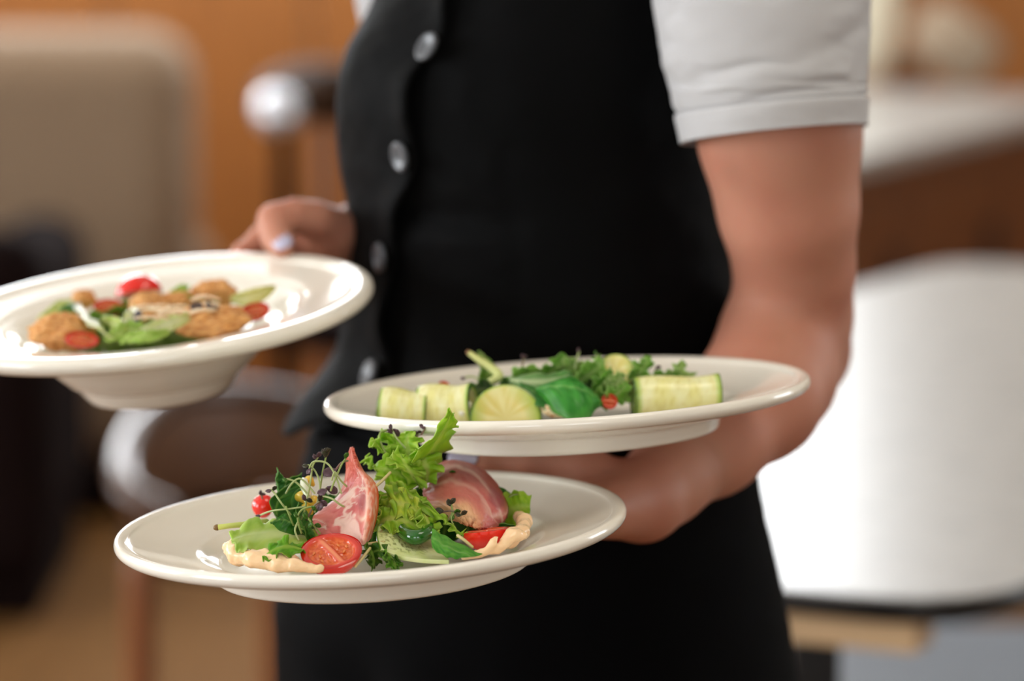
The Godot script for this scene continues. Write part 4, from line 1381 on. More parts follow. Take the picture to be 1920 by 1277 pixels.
	# curly bright lettuce, top of the mound
	var top := thing("frilly_lettuce", "bright green frilly lettuce leaf rising to a pointed tip, highest of the lowest plate", "lettuce")
	leaf_part("leaf_blade", top, [[788, 892, 2.155, 18, 10, 0.006], [800, 862, 2.135, 33, -12, 0.01], [818, 832, 2.108, 34, -25, 0.008], [834, 804, 2.092, 23, -20, 0.004], [842, 784, 2.086, 11, -10, 0.0], [842, 766, 2.08, 2, 0, 0.0]], bright.merged({"ruffle": 0.0017, "freq": 3.0, "teeth": 0.2, "tf": 7.0, "nu": 18, "nv": 44}, true))
	var lobes := [
		[[770, 895, 2.15, 12, 60, 0.0], [745, 870, 2.138, 30, 50, 0.006], [722, 846, 2.132, 30, 40, 0.006], [704, 838, 2.13, 10, 30, 0.0]],
		[[770, 880, 2.15, 12, 30, 0.0], [752, 848, 2.145, 30, 20, 0.006], [736, 824, 2.14, 25, 20, 0.004], [722, 812, 2.138, 8, 0, 0.0]],
		[[780, 890, 2.14, 15, 20, 0.0], [768, 856, 2.132, 30, 10, -0.006], [762, 828, 2.13, 25, 0, -0.004], [768, 808, 2.13, 8, 0, 0.0]],
		[[775, 905, 2.135, 12, 70, 0.0], [752, 892, 2.124, 25, 80, -0.006], [728, 882, 2.12, 25, 90, -0.006], [704, 880, 2.12, 8, 80, 0.0]],
		[[785, 912, 2.13, 10, 30, 0.0], [772, 890, 2.12, 28, 20, 0.004], [758, 868, 2.118, 28, 20, 0.006], [750, 850, 2.12, 10, 20, 0.0]],
		[[800, 905, 2.135, 12, 0, 0.0], [800, 880, 2.126, 28, 0, 0.004], [792, 856, 2.124, 25, -10, 0.004], [788, 838, 2.126, 8, 0, 0.0]],
		[[740, 910, 2.14, 10, 60, 0.0], [716, 890, 2.14, 18, 60, 0.003], [698, 872, 2.142, 15, 50, 0.003], [686, 862, 2.144, 5, 50, 0.0]]]
	for k in lobes.size():
		leaf_part("frill", top, lobes[k], bright.merged({"ruffle": 0.0034, "freq": 3.0 + 0.5 * (k % 3), "teeth": 0.17, "tf": 6.0, "ph": k * 1.9, "nu": 16, "nv": 40, "c1": lin(178, 218, 58) if k % 2 else lin(200, 228, 88)}, true))
	# curly yellow-green lettuce between the ham slices
	var mid := thing("frilly_lettuce", "yellow green curly lettuce between the two ham slices above the cucumber", "lettuce")
	var lobes2 := [
		[[712, 930, 2.115, 8, 80, 0.0], [748, 926, 2.108, 20, 80, -0.006], [788, 940, 2.10, 25, 60, -0.006], [826, 968, 2.092, 22, 50, -0.005], [856, 994, 2.086, 12, 45, -0.002], [868, 1004, 2.084, 4, 45, 0.0]],
		[[718, 960, 2.11, 12, 80, 0.0], [738, 945, 2.10, 28, 70, -0.006], [766, 948, 2.095, 28, 80, -0.008], [792, 968, 2.09, 12, 80, -0.002]],
		[[705, 985, 2.105, 12, 90, 0.0], [730, 972, 2.094, 25, 90, -0.008], [762, 978, 2.088, 25, 85, -0.008], [790, 992, 2.084, 10, 80, 0.0]],
		[[704, 940, 2.12, 8, 60, 0.0], [720, 950, 2.112, 25, 40, 0.004], [728, 975, 2.106, 25, 20, 0.004], [726, 996, 2.10, 8, 10, 0.0]],
		[[790, 960, 2.10, 8, 30, 0.0], [800, 975, 2.09, 20, 20, 0.004], [806, 994, 2.082, 18, 10, 0.003], [806, 1008, 2.08, 5, 10, 0.0]],
		[[740, 930, 2.12, 10, 60, 0.0], [765, 935, 2.114, 20, 60, 0.004], [786, 952, 2.108, 18, 60, 0.003], [800, 968, 2.104, 5, 60, 0.0]]]
	for k in lobes2.size():
		leaf_part("frill", mid, lobes2[k], {"c1": lin(204, 216, 70) if k % 2 else lin(166, 202, 56), "c2": lin(126, 174, 40), "rib": lin(216, 220, 120), "ruffle": 0.0032, "freq": 3.2 + 0.6 * (k % 3), "teeth": 0.2, "tf": 7.0, "ph": k * 2.3, "nu": 16, "nv": 42})
	leaf("lettuce_leaf", "bright green lettuce leaf at right of the mound behind the larger ham slice", "lettuce", [[938, 985, 2.155, 8, 70, 0.0], [956, 960, 2.15, 33, 70, -0.004], [976, 952, 2.148, 32, 80, -0.004], [994, 950, 2.148, 20, 90, 0.0]], bright.merged({"ruffle": 0.0016, "freq": 2.4, "teeth": 0.1, "tf": 5.0}, true))
	leaf("salad_leaf", "dark green leaf edge between the ham dome and the peach dressing", "leaf", [[925, 1000, 2.12, 6, 60, 0.0], [945, 988, 2.12, 14, 60, 0.004], [965, 990, 2.12, 12, 70, 0.004], [978, 998, 2.12, 3, 70, 0.0]], deep)
	# low greens under the front edge
	var low := [
		[[690, 1040, 2.08, 5, 70, 0.0], [712, 1032, 2.072, 14, 70, -0.004], [732, 1044, 2.068, 14, 70, -0.004], [752, 1056, 2.066, 4, 70, 0.0]],
		[[680, 1020, 2.085, 5, 40, 0.0], [694, 1030, 2.078, 12, 30, 0.004], [700, 1050, 2.074, 12, 10, 0.004], [700, 1066, 2.074, 3, 0, 0.0]],
		[[722, 1034, 2.072, 5, 30, 0.0], [734, 1048, 2.066, 14, 20, 0.004], [740, 1060, 2.064, 12, 10, 0.003], [742, 1070, 2.064, 3, 0, 0.0]]]
	var low_said = ["dark frilly leaf tucked under the cucumber slice", "thin green leaf between the halved tomato and the cucumber", "bright frilly leaf tip below the cucumber at the plate's front edge"]
	for k in 3:
		leaf("lettuce_leaf", low_said[k], "lettuce", low[k], {"c1": [lin(54, 104, 26), lin(96, 128, 40), lin(98, 160, 34)][k], "c2": lin(50, 92, 20), "rib": lin(150, 180, 80), "ruffle": 0.002, "freq": 3.0, "teeth": 0.2, "tf": 6.0, "ph": k * 2.0})
	# green pepper strip
	single("pepper_strip", tube([P(750, 984, 2.094), P(760, 1000, 2.082), P(780, 1008, 2.076), P(800, 1000, 2.08), P(806, 988, 2.09)], [0.003, 0.0038, 0.0042, 0.0038, 0.003], 10, 20, lin(30, 88, 20), lin(36, 96, 24)), M.gel, "curved dark green pepper strip over the cucumber slice", "pepper")
	# yellow bits in the sprouts
	var bits := [[580, 899, 2.125, 0.0022], [567, 930, 2.117, 0.003], [588, 938, 2.113, 0.0028], [576, 951, 2.114, 0.0026]]
	for k in 4:
		var b: Array = bits[k]
		var q := P(b[0], b[1], b[2])
		single("corn_kernel", blob([[q, q + Vector3(0.002, -0.003, 0.0), b[3], b[3] * 0.8], [q, q + Vector3(-0.002, -0.001, -0.002), b[3], b[3]]], 0.0009, 0.0008, lin(222, 188, 70)), M.fleshy, ["topmost yellow sweetcorn piece among the sprouts", "leftmost yellow sweetcorn piece among the sprouts", "yellow sweetcorn piece among the sprouts nearest the upright ham", "lowest yellow sweetcorn piece among the sprouts"][k], "corn", "yellow corn pieces in the sprouts")
	single("bean_sprout", tube([P(570, 902, 2.12), P(572, 914, 2.116), P(577, 928, 2.112), P(574, 940, 2.11)], [0.0022, 0.0026, 0.0022, 0.0012], 8, 14, lin(236, 236, 214), lin(220, 224, 180)), M.fleshy, "short thick white sprout among the yellow corn pieces", "sprout")
	_front_sprouts()
	# leaves deep inside the mound
	for k in 9:
		var x := 560.0 + k * 45.0
		var y := 985.0 - 14.0 * (k % 3)
		leaf("salad_leaf", "green salad leaf deep inside the mound, mostly covered", "leaf", [[x, y + 40, 2.15, 8, 0, 0.0], [x + 4, y + 8, 2.15, 34, 8, 0.006], [x + 8, y - 24, 2.155, 30, 0, 0.006], [x + 10, y - 44, 2.16, 6, 0, 0.0]], deep.merged({"ph": k * 0.9}, true), "covered leaves inside the mound")

func _front_sprouts() -> void:
	var fine := 0.00055
	var g := "purple leaved microgreens beside the upright ham"
	var said := ["sprout with two small purple leaves rising at left of the purple headed tall sprout", "tallest sprout of the lowest plate, straight with a dark bud head", "pale sprout stem arching left over the other sprouts beside the upright ham", "curved pale sprout ending in one dark leaf at the top left of the sprouts", "bare bent sprout stem hooking over in front of the upright ham", "sprout leaning right against the tip of the upright ham, with one green leaf", "short sprout with two broad purple leaves in front of the upright ham's face", "low sprout with three purple leaves beside the corn pieces", "sprout with purple and dark leaf in front of the corn pieces", "sprout arching left over the broad dark green leaf, purple at its tip", "thin sprout reaching left to the narrow upright green leaf", "bare looped sprout stem over the broad dark green leaf", "long pale sprout stem lying sideways across the dark leaves above the pale lettuce", "tiny purple sprout tip beside the red tomato piece at the left of the mound", "short bare sprout stem in front of the broad dark green leaf", "green leaved sprout curling above the pale lettuce leaf", "sprout with three green leaves at the foot of the upright ham", "bare pale sprout stem lying on the face of the upright ham", "bare sprout stem hanging over the pale lettuce leaf", "sprout with one large purple leaf near the tip of the upright ham"]
	var list := [
		[[[575, 940, 2.105], [582, 905, 2.1], [586, 875, 2.1], [596, 858, 2.102]], [[596, 858, 2.102, 14, -60, 0], [594, 860, 2.102, 12, -130, 0]], 0],
		[[[600, 920, 2.1], [605, 885, 2.096], [611, 858, 2.096]], [[611, 858, 2.096, 22, -85, 2], [611, 852, 2.096, 14, -130, 2], [612, 848, 2.096, 12, -40, 2]], 1],
		[[[640, 925, 2.09], [628, 890, 2.088], [612, 868, 2.09], [588, 866, 2.092], [580, 878, 2.094]], [[580, 878, 2.094, 14, 110, 0]], 0],
		[[[590, 960, 2.1], [600, 915, 2.094], [592, 885, 2.094], [578, 872, 2.096]], [[578, 872, 2.096, 13, 170, 2]], 0],
		[[[622, 900, 2.088], [628, 885, 2.086], [638, 900, 2.088], [650, 912, 2.092]], [], 0],
		[[[620, 920, 2.086], [628, 900, 2.086], [640, 872, 2.09], [648, 860, 2.094]], [[648, 860, 2.094, 14, -70, 1]], 1],
		[[[590, 955, 2.098], [604, 935, 2.092], [612, 915, 2.09]], [[612, 915, 2.09, 26, 20, 0], [612, 917, 2.088, 22, 150, 0]], 2],
		[[[575, 975, 2.1], [588, 950, 2.094], [600, 940, 2.09]], [[600, 940, 2.09, 18, 30, 0], [600, 940, 2.09, 16, -80, 2], [602, 943, 2.089, 18, 110, 0]], 2],
		[[[560, 985, 2.1], [572, 955, 2.096], [574, 938, 2.096]], [[574, 938, 2.096, 14, -120, 0], [574, 938, 2.096, 14, 10, 2]], 1],
		[[[545, 965, 2.108], [528, 944, 2.104], [515, 925, 2.108], [508, 918, 2.11]], [[508, 918, 2.11, 12, 160, 0], [512, 920, 2.11, 12, -50, 2]], 0],
		[[[580, 930, 2.11], [556, 905, 2.112], [538, 898, 2.114]], [[538, 898, 2.114, 10, 180, 1]], 0],
		[[[590, 925, 2.108], [565, 898, 2.108], [548, 906, 2.11], [536, 925, 2.112]], [], 0],
		[[[488, 966, 2.12], [510, 958, 2.1], [545, 954, 2.096], [572, 950, 2.094]], [[488, 966, 2.12, 10, 170, 0]], 0],
		[[[492, 935, 2.15], [490, 928, 2.15]], [[490, 928, 2.15, 10, -100, 0], [490, 928, 2.15, 9, -10, 0]], 2],
		[[[550, 985, 2.098], [542, 965, 2.094], [536, 950, 2.096]], [], 1],
		[[[565, 1000, 2.09], [558, 972, 2.088], [566, 956, 2.088], [584, 950, 2.088]], [[584, 950, 2.088, 12, 40, 1], [560, 968, 2.088, 12, -150, 1]], 1],
		[[[600, 1000, 2.09], [588, 985, 2.086], [578, 972, 2.086]], [[578, 972, 2.086, 16, -130, 1], [590, 985, 2.086, 14, 10, 1], [582, 978, 2.086, 14, 100, 1]], 1],
		[[[606, 930, 2.088], [622, 935, 2.084], [636, 945, 2.084], [645, 950, 2.086]], [], 0],
		[[[560, 1012, 2.08], [553, 995, 2.08], [558, 980, 2.082]], [], 0],
		[[[630, 880, 2.092], [640, 868, 2.094], [652, 864, 2.098]], [[630, 880, 2.092, 30, 160, 0]], 2]]
	for k in list.size():
		sprout(said[k], list[k][0], fine, list[k][1], list[k][2], g)
	var g2 := "cress sprigs on the larger ham slice"
	var cress := [
		[[[838, 978, 2.094], [848, 962, 2.094], [846, 946, 2.096]], [[846, 946, 2.096, 16, -60, 2], [846, 948, 2.096, 16, -120, 2]], 1],
		[[[830, 960, 2.1], [848, 958, 2.094], [866, 966, 2.09]], [[866, 966, 2.09, 14, -40, 2], [864, 966, 2.09, 12, 200, 2], [832, 958, 2.1, 18, 190, 2]], 2],
		[[[850, 985, 2.088], [846, 972, 2.09], [852, 962, 2.092]], [[852, 962, 2.092, 14, -20, 1], [850, 966, 2.091, 12, 120, 1]], 1],
		[[[842, 888, 2.148], [850, 886, 2.148]], [[842, 888, 2.148, 16, -3, 1]], 1],
		[[[955, 932, 2.15], [962, 928, 2.15], [972, 927, 2.15]], [], 1]]
	for k in cress.size():
		sprout(["cress sprig with two rounded leaves on the middle of the larger ham slice", "dark cress sprig lying across the larger ham slice", "green cress sprig at the burnt corner of the larger ham slice", "single flat cress leaf on the top of the larger ham slice", "fine green thread on the lettuce right of the larger ham slice"][k], cress[k][0], 0.0005, cress[k][1], cress[k][2], g2)
	var n_straw := -1
	var g3 := "pale straw stems in the front salad"
	for q in [[[702, 914, 2.1], [716, 902, 2.102], [732, 886, 2.106]], [[666, 1062, 2.06], [680, 1046, 2.064], [694, 1028, 2.07]], [[858, 1004, 2.07], [872, 1014, 2.066], [886, 1026, 2.064]], [[690, 1020, 2.08], [720, 1016, 2.078]]]:
		var pts := []
		n_straw += 1
		for k in q:
			pts.append(P(k[0], k[1], k[2]))
		single("straw_stem", tube(pts, [0.0009, 0.0008], 6, 8, lin(214, 196, 140), lin(190, 176, 110)), M.matte_food, ["pale straw coloured stem between the upright ham and the frilly lettuce", "pale straw coloured stem slanting between the halved tomato and the cucumber", "thin straw coloured stem beside the red tomato wedge and the basil leaf", "thin straw coloured stem just behind the cucumber's left end"][n_straw], "stem", g3)
	var n_top := -1
	var g4 := "purple curled sprouts on top of the frilly lettuce"
	for q in [[[[735, 870, 2.13], [714, 830, 2.128], [713, 812, 2.13], [726, 806, 2.13]], [[726, 806, 2.13, 14, 30, 0]], 1], [[[760, 840, 2.13], [744, 822, 2.128], [736, 806, 2.13]], [[736, 806, 2.13, 20, 40, 0], [735, 805, 2.13, 12, -110, 0]], 0], [[[790, 815, 2.13], [800, 800, 2.132]], [[800, 800, 2.132, 16, -170, 0], [802, 800, 2.132, 12, 0, 0]], 2], [[[780, 830, 2.13], [783, 812, 2.132]], [[783, 812, 2.132, 9, -150, 0], [783, 812, 2.132, 9, -20, 0]], 2]]:
		n_top += 1
		sprout(["looped green sprout at the upper left of the bright frilly lettuce", "purple sprout curling at the top left of the bright frilly lettuce", "dark purple sprout lying beside the pointed tip of the bright frilly lettuce", "tiny dark purple sprout in the middle of the bright frilly lettuce's top"][n_top], q[0], 0.0006, q[1], q[2], g4)

# ---------------------------------------------------------------- plate on the forearm: zucchini, basil
func zucchini_roll(label: String, a: Vector3, b: Vector3, r: float, group := "") -> MeshInstance3D:
	var x := (b - a).normalized()
	var y := (Vector3.UP - x * Vector3.UP.dot(x)).normalized()
	var z := x.cross(y)
	var l := a.distance_to(b)
	var f := func(u: float, v: float) -> Vector3:        # u along the roll, v round it, 1.8 turns inward
		var t := v * TAU * 1.8 - 1.3
		var rr := r * (1.0 - 0.34 * v) * (1.0 + 0.06 * sin(u * 5.0 + v * 3.0))
		var sag := 0.0006 * sin(u * PI * 2.0)
		return a + x * (l * u + 0.0012 * sin(v * 9.0)) + y * (sin(t) * rr + sag) + z * (cos(t) * rr)
	var col := func(u: float, v: float) -> Color:
		var c := lin(244, 238, 188).lerp(lin(236, 226, 150), clampf(0.5 + 1.2 * fn.get_noise_2d(u * 3.0, v * 4.0), 0.0, 1.0))
		c = c.lerp(lin(214, 196, 110), 0.4 * smoothstep(0.14, 0.3, fn.get_noise_2d(u * 12.0, v * 14.0)))
		var e := minf(u, 1.0 - u)
		c = c.lerp(lin(150, 184, 52), smoothstep(0.09, 0.03, e) * 0.8)
		return c.lerp(lin(58, 104, 30), smoothstep(0.03, 0.008, e))
	return single("zucchini_roll", sheet(f, 40, 70, 0.0017, col), M.fleshy, label, "zucchini", group)

func zucchini_disc(label: String, at: Vector3, n: Vector3, along: Vector3, r: float, group := "", cut := 1.0) -> MeshInstance3D:
	var s := Soup.new()
	var h := 0.0022
	var prof := [[0.0, -h / 2], [r * 0.5, -h / 2], [r * 0.9, -h / 2], [r * 0.985, -h * 0.4], [r, 0.0], [r * 0.985, h * 0.4], [r * 0.9, h / 2], [r * 0.5, h / 2 + 0.0003], [0.0, h / 2]]
	var seg := 48
	for k in prof.size():
		for i in seg:
			var a := TAU * i / seg
			var rr: float = prof[k][0] * (1.0 + 0.03 * sin(a * 2.0 + 1.0))
			var x := cos(a) * rr
			var z := -sin(a) * rr
			var bend := 0.12 * x * x / r
			var c := lin(240, 230, 168).lerp(lin(226, 206, 118), clampf(0.5 + 1.3 * fn.get_noise_2d(x * 260.0, z * 260.0), 0.0, 1.0))
			c = c.lerp(lin(150, 186, 60), smoothstep(0.86, 0.95, rr / r)).lerp(lin(60, 110, 30), smoothstep(0.95, 1.0, rr / r))
			s.v(Vector3(x, prof[k][1] + bend, minf(z, cut)), c)
	for k in prof.size() - 1:
		for i in seg:
			var j := (i + 1) % seg
			s.quad(k * seg + i, k * seg + j, (k + 1) * seg + j, (k + 1) * seg + i)
	var o := single("zucchini_slice", s.mesh(), M.fleshy, label, "zucchini", group)
	o.transform = turn(along, n, at)
	return o

func _rear_salad() -> void:
	zucchini_roll("pale zucchini roll at the left end of the middle plate's salad", P(712, 763, 2.238), P(800, 766, 2.234), 0.0112)
	zucchini_roll("zucchini ribbon roll with its spiral end open, second from the left on the middle plate", P(788, 763, 2.24), P(886, 754, 2.23), 0.0122)
	zucchini_roll("zucchini roll with dark green edges at the right end of the middle plate's salad", P(1186, 746, 2.236), P(1347, 734, 2.24), 0.0112)
	zucchini_disc("round grilled zucchini slice leaning between the zucchini roll and the basil on the middle plate", P(948, 785, 2.222), Vector3(0.08, 0.32, 0.94), Vector3(1, 0.05, 0), 0.0205, "", 0.006)
	zucchini_disc("zucchini slice standing up behind the large basil leaf on the middle plate", P(1155, 700, 2.268), Vector3(-0.35, 0.35, 0.87), Vector3(1, -0.5, 0), 0.0118)
	# basil
	leaf("basil_leaf", "large glossy dark green basil leaf bulging at the middle of the second plate", "leaf", [[1004, 728, 2.228, 8, 100, -0.004], [1030, 724, 2.22, 27, 95, -0.012], [1066, 724, 2.214, 39, 92, -0.016], [1098, 732, 2.212, 35, 85, -0.014], [1122, 746, 2.216, 20, 75, -0.008], [1132, 758, 2.222, 4, 70, 0.0]],
		{"cup": -0.009, "c1": lin(84, 172, 70), "c2": lin(48, 130, 44), "rib": lin(140, 200, 110), "rw": 0.05, "nu": 20, "nv": 40})
	leaf("lettuce_leaf", "green leaf with a broad pale rib lying left of the large basil leaf", "lettuce", [[956, 712, 2.244, 7, 90, -0.002], [985, 716, 2.238, 12, 90, -0.004], [1020, 716, 2.236, 16, 90, -0.006], [1052, 712, 2.236, 15, 85, -0.006], [1072, 702, 2.24, 5, 80, 0.0]],
		{"c1": lin(76, 150, 44), "c2": lin(50, 124, 34), "rib": lin(214, 226, 180), "rw": 0.34, "dark": 0.3, "ruffle": 0.001, "freq": 2.0})
	leaf("lettuce_leaf", "dark green leaf drooping just under the pale ribbed leaf of the second plate", "lettuce", [[975, 718, 2.236, 8, 80, -0.003], [1000, 734, 2.228, 18, 80, -0.008], [1030, 745, 2.224, 18, 85, -0.008], [1050, 748, 2.224, 5, 90, 0.0]],
		{"c1": lin(70, 140, 60), "c2": lin(40, 110, 40), "rib": lin(120, 170, 90), "ruffle": 0.0008, "freq": 2.0, "cup": -0.003})
	var curl := thing("salad_sprig", "curved pale stalk with a green leaf, tallest at the left of the second plate", "sprig")
	part("stalk", tube([P(880, 662, 2.27), P(900, 676, 2.266), P(924, 692, 2.262), P(936, 706, 2.258), P(920, 716, 2.254)], [0.0016, 0.0021, 0.0026, 0.0028, 0.0024], 10, 24, lin(196, 196, 120), lin(206, 214, 140)), M.matte_food, curl)
	leaf_part("leaf_blade", curl, [[900, 662, 2.274, 6, 30, 0.0], [912, 676, 2.272, 16, 35, 0.004], [918, 696, 2.27, 20, 20, 0.004], [908, 714, 2.268, 12, 10, 0.002], [900, 722, 2.268, 3, 0, 0.0]], {"c1": lin(132, 168, 70), "c2": lin(106, 150, 56), "rib": lin(190, 206, 130), "ruffle": 0.001, "freq": 2.0})
	part("cut_tip", tube([P(877, 660, 2.27), P(880, 662, 2.27)], [0.0015, 0.0017], 8, 3, lin(120, 80, 44), lin(150, 130, 80)), M.matte_food, curl)
	# frilly greens across the back
	var pal := [[lin(160, 204, 100), lin(124, 180, 70)], [lin(134, 190, 70), lin(92, 154, 50)], [lin(184, 212, 130), lin(146, 186, 92)]]
	var greens := [
		[[940, 728, 2.26, 8, 80, 0.0], [965, 712, 2.256, 15, 70, 0.004], [990, 700, 2.256, 15, 80, 0.004], [1015, 696, 2.258, 5, 90, 0.0]],
		[[1010, 716, 2.266, 7, 60, 0.0], [1030, 700, 2.262, 16, 50, 0.004], [1048, 682, 2.262, 14, 30, 0.004], [1056, 662, 2.264, 4, 20, 0.0]],
		[[1040, 716, 2.27, 8, 40, 0.0], [1060, 698, 2.266, 20, 30, 0.004], [1082, 686, 2.264, 18, 50, 0.004], [1100, 684, 2.266, 5, 70, 0.0]],
		[[1075, 722, 2.258, 8, 60, 0.0], [1098, 706, 2.252, 20, 60, 0.004], [1120, 690, 2.252, 20, 50, 0.004], [1128, 672, 2.254, 6, 40, 0.0]],
		[[1110, 740, 2.246, 6, 50, 0.0], [1126, 724, 2.24, 15, 40, 0.004], [1138, 708, 2.24, 14, 30, 0.004], [1146, 694, 2.242, 4, 20, 0.0]],
		[[1140, 748, 2.244, 8, 40, 0.0], [1150, 730, 2.238, 18, 30, 0.004], [1160, 712, 2.24, 16, 20, 0.004], [1164, 698, 2.242, 4, 10, 0.0]],
		[[1180, 724, 2.264, 8, 50, 0.0], [1196, 704, 2.26, 17, 40, 0.004], [1208, 686, 2.26, 15, 30, 0.004], [1216, 668, 2.262, 5, 20, 0.0]],
		[[1205, 726, 2.262, 8, 70, 0.0], [1228, 714, 2.258, 14, 70, 0.004], [1256, 710, 2.258, 12, 80, 0.004], [1280, 706, 2.26, 4, 90, 0.0]],
		[[1245, 722, 2.262, 6, 40, 0.0], [1262, 708, 2.26, 14, 40, 0.004], [1276, 694, 2.26, 15, 30, 0.004], [1282, 678, 2.262, 4, 20, 0.0]],
		[[1098, 756, 2.24, 8, 80, 0.0], [1126, 746, 2.232, 17, 80, 0.005], [1154, 742, 2.23, 17, 80, 0.005], [1182, 744, 2.234, 6, 80, 0.0]],
		[[1128, 764, 2.236, 6, 30, 0.0], [1146, 748, 2.228, 16, 30, 0.005], [1164, 732, 2.226, 15, 20, 0.004], [1176, 718, 2.23, 4, 10, 0.0]],
		[[1262, 724, 2.262, 6, 80, 0.0], [1280, 714, 2.26, 11, 70, 0.004], [1294, 708, 2.26, 8, 70, 0.002], [1304, 700, 2.262, 2, 70, 0.0]]]
	var said := ["pale frilly lettuce leaf right of the curved stem on the second plate", "upright pointed green leaf behind the pale ribbed leaf", "frilly green leaf behind the large basil leaf", "pale curly leaf between the large basil leaf and the standing zucchini slice", "small green leaf over the right shoulder of the large basil leaf", "curly lettuce leaf in front of the standing zucchini slice", "frilly leaf rising just right of the standing zucchini slice", "low green leaf behind the zucchini roll at the right", "pointed bright green leaf behind the right zucchini roll", "low frilly leaf filling the gap between the large basil leaf and the right zucchini roll", "pale frilly leaf against the open left end of the right zucchini roll", "last small green leaf at the right end of the second plate's greens"]
	for k in greens.size():
		leaf("lettuce_leaf", said[k], "lettuce", greens[k], {"c1": pal[k % 3][0], "c2": pal[k % 3][1], "rib": lin(200, 216, 150), "ruffle": 0.0022, "freq": 2.8, "teeth": 0.2, "tf": 5.0, "ph": k * 1.7, "nu": 14, "nv": 32})
	tomato_half("small red tomato piece between the basil leaf and the right zucchini roll", P(1143, 752, 2.222), Vector3(0.2, 0.5, 0.85), Vector3(1, 0.2, 0), 0.0048, 0.004, "", 1.0, 0.2, false)
	tomato_half("tiny red tomato bit peeking over the left zucchini rolls", P(832, 722, 2.262), Vector3(0.1, 0.8, 0.6), Vector3(1, 0.1, 0), 0.0034, 0.003, "", 1.0, 0.2, false)
	var cr_f := func(u: float, v: float) -> Vector3:
		var a := u * TAU
		var d := Vector3(cos(a) * sin(v * PI), -cos(v * PI), -sin(a) * sin(v * PI))
		return d * Vector3(0.0108, 0.0052, 0.007) * (1.0 + 0.3 * fn.get_noise_3d(d.x * 2.0, d.y * 2.0, d.z * 2.0 + 4.0))
	var cr_c := func(u: float, v: float) -> Color: return lin(238, 222, 180).lerp(lin(196, 122, 50), smoothstep(0.0, 0.4, fn.get_noise_2d(u * 6.0, v * 5.0)))
	single("crouton", sheet(cr_f, 36, 20, 0.0, cr_c, true), M.crumb, "toasted pale bread piece at the front rim under the large basil leaf", "bread").position = P(1050, 766, 2.222)
	single("cheese_crumb", blob([[P(868, 770, 2.224), P(878, 758, 2.228), 0.003, 0.0026], [P(872, 764, 2.224), P(866, 774, 2.222), 0.0028, 0.0024]], 0.0009, 0.0008, lin(240, 234, 214)), M.fleshy, "white cheese crumb at the front rim between the zucchini roll and the round slice", "cheese")
	var n_s := -1
	var g := "fine sprouts in the second plate's greens"
	for q in [[[[975, 700, 2.26], [980, 684, 2.26], [982, 672, 2.26]], [[982, 672, 2.26, 10, -110, 0], [982, 672, 2.26, 9, -40, 0]], 2], [[[1078, 690, 2.26], [1082, 672, 2.26], [1086, 660, 2.262]], [[1086, 660, 2.262, 9, -100, 0]], 0], [[[1116, 680, 2.256], [1119, 664, 2.256]], [[1119, 664, 2.256, 8, -120, 1]], 0], [[[900, 712, 2.256], [885, 706, 2.256], [872, 708, 2.256]], [[872, 708, 2.256, 10, 170, 0]], 0], [[[1225, 704, 2.258], [1230, 692, 2.258]], [[1230, 692, 2.258, 12, -30, 0]], 2]]:
		n_s += 1
		sprout(["fine sprout with two purple leaves right of the curved stalk on the second plate", "fine upright sprout behind the large basil leaf", "fine pale sprout just left of the standing zucchini slice", "fine sprout lying over the left zucchini rolls", "fine purple sprout right of the standing zucchini slice"][n_s], q[0], 0.0006, q[1], q[2], g)
	var fill := {"c1": lin(70, 122, 40), "c2": lin(44, 92, 28), "rib": lin(150, 180, 100), "ruffle": 0.0016, "freq": 2.2, "teeth": 0.12}
	for k in 8:
		var x := 900.0 + k * 48.0
		leaf("salad_leaf", "green salad leaf underneath the second plate's greens, mostly covered", "leaf", [[x - 34, 744, 2.262, 8, 90, 0.006], [x - 10, 734, 2.258, 18, 90, 0.012], [x + 16, 732, 2.258, 16, 90, 0.012], [x + 34, 738, 2.262, 5, 90, 0.0]], fill.merged({"ph": k * 1.1}, true), "covered leaves on the second plate")

# ---------------------------------------------------------------- deep bowl: crispy chicken salad
func B(px: float, py: float, up := 0.0) -> Vector3:     # a point of the pile in the bowl: on the rim's plane, raised by up
	var t: Vector3 = BOWL.basis.y
	var a := P(px, py, 1.0) - EYE
	var k := (BOWL.origin + t * up - EYE).dot(t) / a.dot(t)
	return EYE + a * k

func bd(px: float, py: float, up := 0.0) -> float:      # its depth
	return (B(px, py, up) - EYE).dot(-eye_basis.z)

func bowl_rows(rows: Array, up := 0.0) -> Array:        # leaf rows [px, py, w, direction, tilt, lift] into full rows
	var out := []
	for r in rows:
		out.append([r[0], r[1], bd(r[0], r[1], up + r[5]), r[2], r[3], r[4]])
	return out

